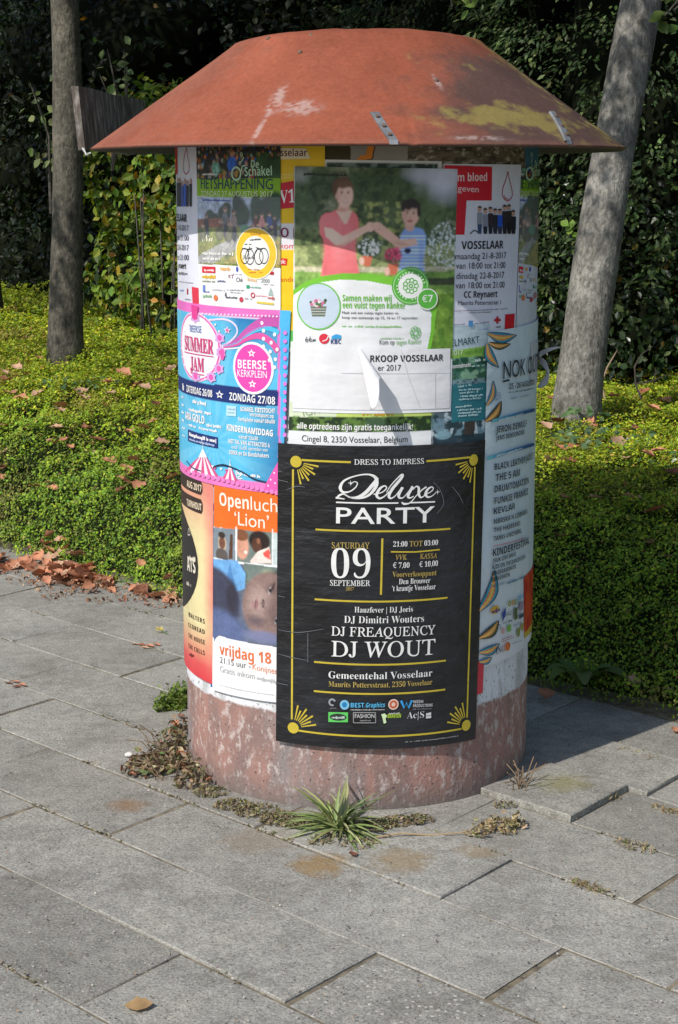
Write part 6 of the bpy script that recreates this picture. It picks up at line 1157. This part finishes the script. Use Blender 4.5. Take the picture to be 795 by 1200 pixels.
# ------------------------------------------------------------------ fallen leaves
BROWN = [(3, (.38, .15, .08)), (2, (.48, .22, .13)), (1.5, (.24, .10, .06)), (1, (.52, .32, .21))]
def curled_leaf(size, seed, col):
    g = random.Random(seed); nu, nv = 7, 5; V = []; Fq = []; c1, c2 = g.uniform(.3, 1.0), g.uniform(.2, .9); tw = g.uniform(-.5, .5)
    for i in range(nu+1):
        f = i/nu*2-1; w_ = max(.03, (1-abs(f)**1.8))*.36*(1+.12*math.sin(f*9+seed))
        for j in range(nv+1):
            h = j/nv*2-1; x_ = f*.5; y_ = h*w_; z_ = c1*y_*y_*2.2+c2*x_*x_*.5+tw*x_*y_+.02*math.sin(f*11+seed)*abs(h); V.append((x_*size, y_*size, z_*size+.003))
    Fq = [(i*(nv+1)+j, (i+1)*(nv+1)+j, (i+1)*(nv+1)+j+1, i*(nv+1)+j+1) for i in range(nu) for j in range(nv)]
    me = bpy.data.meshes.new('fallen_leaf'); me.from_pydata(V, [], Fq); a_ = me.color_attributes.new('Col', 'FLOAT_COLOR', 'POINT')
    for k, v in enumerate(V): s_ = 1+.25*math.sin(v[0]*300+seed)*g.random(); a_.data[k].color = (col[0]*s_, col[1]*s_, col[2]*s_, 1)
    me.materials.append(m_dry); me.polygons.foreach_set('use_smooth', [True]*len(Fq)); me.update(); return me
g = random.Random(33)
protos = [curled_leaf(1, k, tuple(np.array(g.choices([b[1] for b in BROWN], [b[0] for b in BROWN])[0])*g.uniform(.8, 1.15))) for k in range(14)]
def drop(pos, size, label, group, tilt=.35, seed=None):
    o = bpy.data.objects.new('fallen_leaf', g.choice(protos)); COL.objects.link(o); o.location = pos; o.scale = (size,)*3; o.rotation_euler = (g.uniform(-tilt, tilt), g.uniform(-tilt, tilt), g.uniform(0, 6.28)); return tag(o, label, 'leaf', group)
for k in range(150):          # drift along the bed edge on the left
    f = g.random(); px = f*218-8; base_y = 655+f*48
    if g.random() < .5: px = g.gauss(82, 30); base_y = 655+px/218*48
    y_ = base_y+g.gauss(2, 7 if abs(px-80) < 45 else 5)
    if 128 < px < 150 and g.random() < .7: continue
    p_ = gnd(px, y_); dd_, t2 = dt(p_.x, p_.y); z_ = max(0, float(bed_z(dd_, t2))+.01) if dd_ > float(front(np.array(t2))) else g.uniform(0, .03 if abs(px-85) < 40 else .012)
    drop((p_.x, p_.y, z_), g.uniform(.04, .085), 'reddish-brown dry leaf in the drift along the left edge of the bed', 'leaves drifted along the bed edge', .6)
mat_of('leaf_litter', 'crumbled brown leaf bits along the left edge of the bed', 'leaf litter', [(10, 668, .10), (50, 680, .12), (85, 688, .13), (115, 690, .10), (165, 700, .09), (200, 708, .08), (70, 700, .06), (120, 705, .05)], 700, (.006, .022), [(3, (.30, .13, .07)), (2, (.40, .26, .16)), (1, (.16, .09, .06))], m_dry, 55, .008, kind='stuff')
bedspots = [(8, 448), (12, 462), (25, 470), (95, 460), (70, 482), (130, 462), (103, 503), (117, 517), (60, 517), (152, 508), (180, 495), (147, 552), (155, 540), (82, 525), (105, 520), (187, 560), (142, 562), (170, 455), (45, 420), (20, 432), (33, 505), (160, 528), (190, 520), (650, 470), (692, 500), (740, 505), (770, 530), (765, 480), (778, 473), (720, 466), (633, 573), (663, 585), (697, 585), (741, 585), (661, 630), (762, 637), (782, 655), (793, 640), (767, 600), (742, 800), (640, 815), (725, 520), (755, 460), (788, 555), (640, 500)]
gb = random.Random(5); bedspots += [(gb.uniform(2, 205), 430+gb.uniform(0, 150)**1.0) for _ in range(34)]+[(gb.uniform(640, 790), gb.uniform(470, 545)) for _ in range(10)]
for (px, py) in bedspots:
    # walk the view ray down to the bed surface
    r_ = ray(px, py); lo = None
    for s_ in np.linspace(4.8, 22, 1500):
        x_, y_, z_ = r_[0]*s_/r_[1], s_, CAMH+r_[2]*s_/r_[1]; d2, t2 = dt(x_, y_)
        if z_ < float(bed_z(d2, np.array(t2)))+.03 and d2 > -.2: lo = (x_, y_, z_+.005); break
        if z_ < 0: lo = (x_, y_, .006); break
    if lo: drop(lo, g.uniform(.05, .085)*(1.15 if py < 480 else 1), 'reddish-brown dry leaf lying on the green ground cover', 'leaves lying on the ground cover')
for (px, py, lab, sz) in ((163, 1181, 'single tan dry leaf alone on the front paving at the bottom left', .05), (414+0, 1004, 'brown leaf litter piece beside the grass tuft', .03), (620, 938, 'orange-red dry leaf beside the right foot of the column', .03), (655, 925, 'dark curled leaf by the raised slab right of the column', .03), (792, 858, 'orange leaf at the right edge in the shadow of the bed', .04), (205, 850, 'orange-red dry leaf above the withered weed', .035), (213, 842, 'rust-coloured dry leaf against the left side of the column', .03), (640, 905, 'brown leaf in the shadow right of the column', .035)):
    q = gnd(px, py); o = drop((q.x, q.y, .006), sz, lab, None, .25)
    if 'tan' in lab: o.data = curled_leaf(1, 3, (.36, .23, .11)); o.scale = (.055, .06, .02); o.rotation_euler = (.12, -.05, .1)
for k, (px, py) in enumerate(((10, 802), (18, 800), (26, 804), (20, 806), (158, 756), (167, 757), (176, 758), (184, 757), (170, 760))):
    o = bpy.data.objects.new('bark_chip', g.choice(protos)); COL.objects.link(o); q = gnd(px, py); o.location = (q.x, q.y, .004); o.scale = (.035, .02, .02); o.rotation_euler = (g.uniform(-.2, .2), .1, g.uniform(-.6, .6)); tag(o, 'pale brown bark crumb near the left edge of the paving' if px < 60 else 'pale brown bark crumb on the paving left of the column', 'bark chip', 'bark crumbs left' if px < 60 else 'bark crumbs by the column')
# yellow flower, pebble, dock leaves, bare twigs, ivy
q = gnd(187, 742); o = empty('yellow_flower', tuple(q), 'tiny yellow dandelion flower lying on the paving left of the column', 'flower'); mb = MB(); m_y = flat('yellow_petal', (.75, .55, .02), .6)
for k in range(14): a_ = 6.283*k/14; c_ = q+Vector((0, 0, .012)); e_1 = c_+Vector((math.cos(a_)*.015, math.sin(a_)*.015, .004*(k % 3))); s_ = Vector((-math.sin(a_), math.cos(a_), 0))*.003; mb.poly([c_, e_1-s_, e_1+s_], m_y)
mb.build('petals', o); mb = MB(); mb.tube([q+Vector((.03, -.02, .003)), q+Vector((0, 0, .012))], .0014, flat('green_stem', (.12, .2, .04), .6), 5); mb.build('stem', o)
bm = bmesh.new(); bmesh.ops.create_icosphere(bm, subdivisions=3, radius=.010)
for v in bm.verts: v.co.z *= .7; v.co.x *= 1.2; v.co *= 1+.12*math.sin(v.co.x*200+v.co.y*150)
me = bpy.data.meshes.new('pebble'); bm.to_mesh(me); bm.free(); me.materials.append(flat('white_stone', (.6, .58, .55), .7, var=.2)); o = link('pebble', me); o.location = gnd(151, 888)+Vector((0, 0, .009)); tag(o, 'small white pebble beside the withered weed', 'pebble')
def broad(name, label, px, py, n, L, table, seed, ok_z=None):
    gg = np.random.default_rng(seed); c = gnd(px, py, ok_z or .02); V = []; Fq = []; cl = []; tc = pick_cols(n, table, .15)
    for k in range(n):
        a_ = 6.283*k/n+gg.uniform(-.3, .3); di = Vector((math.cos(a_), math.sin(a_), 0)); sd = Vector((-math.sin(a_), math.cos(a_), 0)); l_ = L*gg.uniform(.7, 1.1); b0 = len(V); K = 7; p_ = c.copy()
        for i in range(K+1):
            f = i/K; p_ = c+di*l_*f+Vector((0, 0, .06*math.sin(f*2.4)+.01)); w_ = l_*.2*math.sin(math.pi*min(1, f*.9+.05))**.8; V += [p_+sd*w_+Vector((0, 0, w_*.25)), p_, p_-sd*w_+Vector((0, 0, w_*.25))]; cl += [tc[k]]*3
        for i in range(K): Fq += [(b0+3*i, b0+3*i+1, b0+3*i+4, b0+3*i+3), (b0+3*i+1, b0+3*i+2, b0+3*i+5, b0+3*i+4)]
    return tag(np_mesh(name, np.array([tuple(v) for v in V]), np.array(Fq), m_leaf, None, col=np.array(cl), smooth=True), label, 'weed')
broad('dock_plant', 'broad-leaved dock plant at the foot of the bed in the column shadow', 680, 806, 8, .15, [(1, (.09, .15, .035)), (1, (.12, .18, .05))], 3, .03)
def ivy(label, px, py, z, n, rad, seed):
    gg = np.random.default_rng(seed); c = gnd(px, py, z); a_ = gg.uniform(0, 6.28, n); r_ = rad*np.sqrt(gg.uniform(size=n)); P = np.stack([c.x+r_*np.cos(a_), c.y+r_*np.sin(a_)*1.3, c.z+.005+gg.uniform(0, .035, n)], -1)
    return tag(leaf_obj('ivy_plant', P, gg.normal(size=(n, 3))*.35+np.array([-.2, -.3, 1]), gg.uniform(.02, .036, n), pick_cols(n, [(2, (.08, .14, .05)), (1, (.11, .18, .075)), (1, (.05, .10, .035))]), m_gloss, aspect=.85), label, 'ivy')
ivy('grey-green ivy patch just below the foot of the leaning trunk', 708, 522, .56, 80, .2, 4); ivy('grey-green ivy patch at the right edge on the ground cover', 792, 545, .55, 26, .14, 5); ivy('dark ivy patch just below the foot of the left trunk', 92, 455, .55, 34, .2, 6); ivy('ivy climbing at the foot of the leaning trunk', 683, 490, .6, 26, .12, 8)
for k, (pts, lab) in enumerate(((((710, 470), (705, 450), (712, 430), (722, 413), (724, 410)), 'single bare curved twig rising right of the leaning trunk'), (((752, 468), (745, 450), (744, 430), (752, 415), (765, 406)), 'forked bare twig rising at the right above the ground cover'))):
    o = empty('bare_twig', tuple(at_depth(*pts[0], 7.6)), lab, 'twig'); mb = MB(); P = [at_depth(x_, y_, 7.6+.03*i) for i, (x_, y_) in enumerate(pts)]; mb.tube(P, [.005, .0045, .004, .003, .0015], flat('bare_twig_bark', (.30, .21, .14), .8), 6); mb.build('stem', o)
    if k: mb = MB(); mb.tube([P[1], at_depth(765, 447, 7.6), at_depth(778, 440, 7.62), at_depth(787, 439, 7.65)], [.004, .0035, .003, .0015], flat('bare_twig_bark', (.30, .21, .14), .8), 6); mb.tube([at_depth(765, 447, 7.6), at_depth(769, 436, 7.6), at_depth(768, 431, 7.6)], [.004, .003, .002], flat('bare_twig_bark', (.30, .21, .14), .8), 6); mb.build('side_branch', o)
# a sprig on the leaning trunk, and twigs with pale leaves left of the left trunk
o = empty('leafy_sprig', tuple(at_depth(672, 276, 7.35)), 'small bright green sprig growing from the leaning trunk', 'sprig'); mb = MB(); mb.tube([at_depth(676, 282, 7.38), at_depth(671, 276, 7.34), at_depth(670, 266, 7.32)], .004, flat('green_stem', (.12, .2, .04), .6), 5); mb.build('stem', o)
P = np.array([tuple(at_depth(x_, y_, 7.3)) for x_, y_ in ((662, 262), (667, 266), (671, 262), (668, 272), (674, 275))]); leaf_obj('leaves', P, np.array([[-.5, -1, .6]]*5)+rng.normal(size=(5, 3))*.3, np.array([.05, .045, .04, .035, .035]), pick_cols(5, [(1, (.16, .26, .04))], .1), m_leaf, o, aspect=.7)
for k, (px, py, lab) in enumerate(((48, 130, 'airy twig with pale round leaves left of the left trunk'), (120, 80, 'airy twig with pale round leaves above the plank'))):
    gg = np.random.default_rng(120+k); b_ = at_depth(px+12, py+120, 11.6); o = empty('leafy_twig', tuple(b_), lab, 'twig'); mb = MB(); ends = []
    for j in range(5): e_2 = at_depth(px+gg.uniform(-35, 30), py+gg.uniform(-50, 40), 11.5+gg.uniform(-.2, .2)); mb.tube([b_, (b_+e_2)/2+Vector((.05, 0, .1)), e_2], [.012, .008, .003], m_bark2, 5); ends += [b_.lerp(e_2, f) for f in gg.uniform(.35, 1.05, 9)]
    mb.build('branch', o); P = np.array([tuple(q) for q in ends])+gg.normal(size=(len(ends), 3))*.05; leaf_obj('leaves', P, gg.normal(size=P.shape)*.5+np.array([-.5, -.7, .5]), gg.uniform(.05, .085, len(P)), pick_cols(len(P), [(1, (.12, .17, .05)), (1, (.17, .21, .09))]), m_leaf, o, aspect=.7)
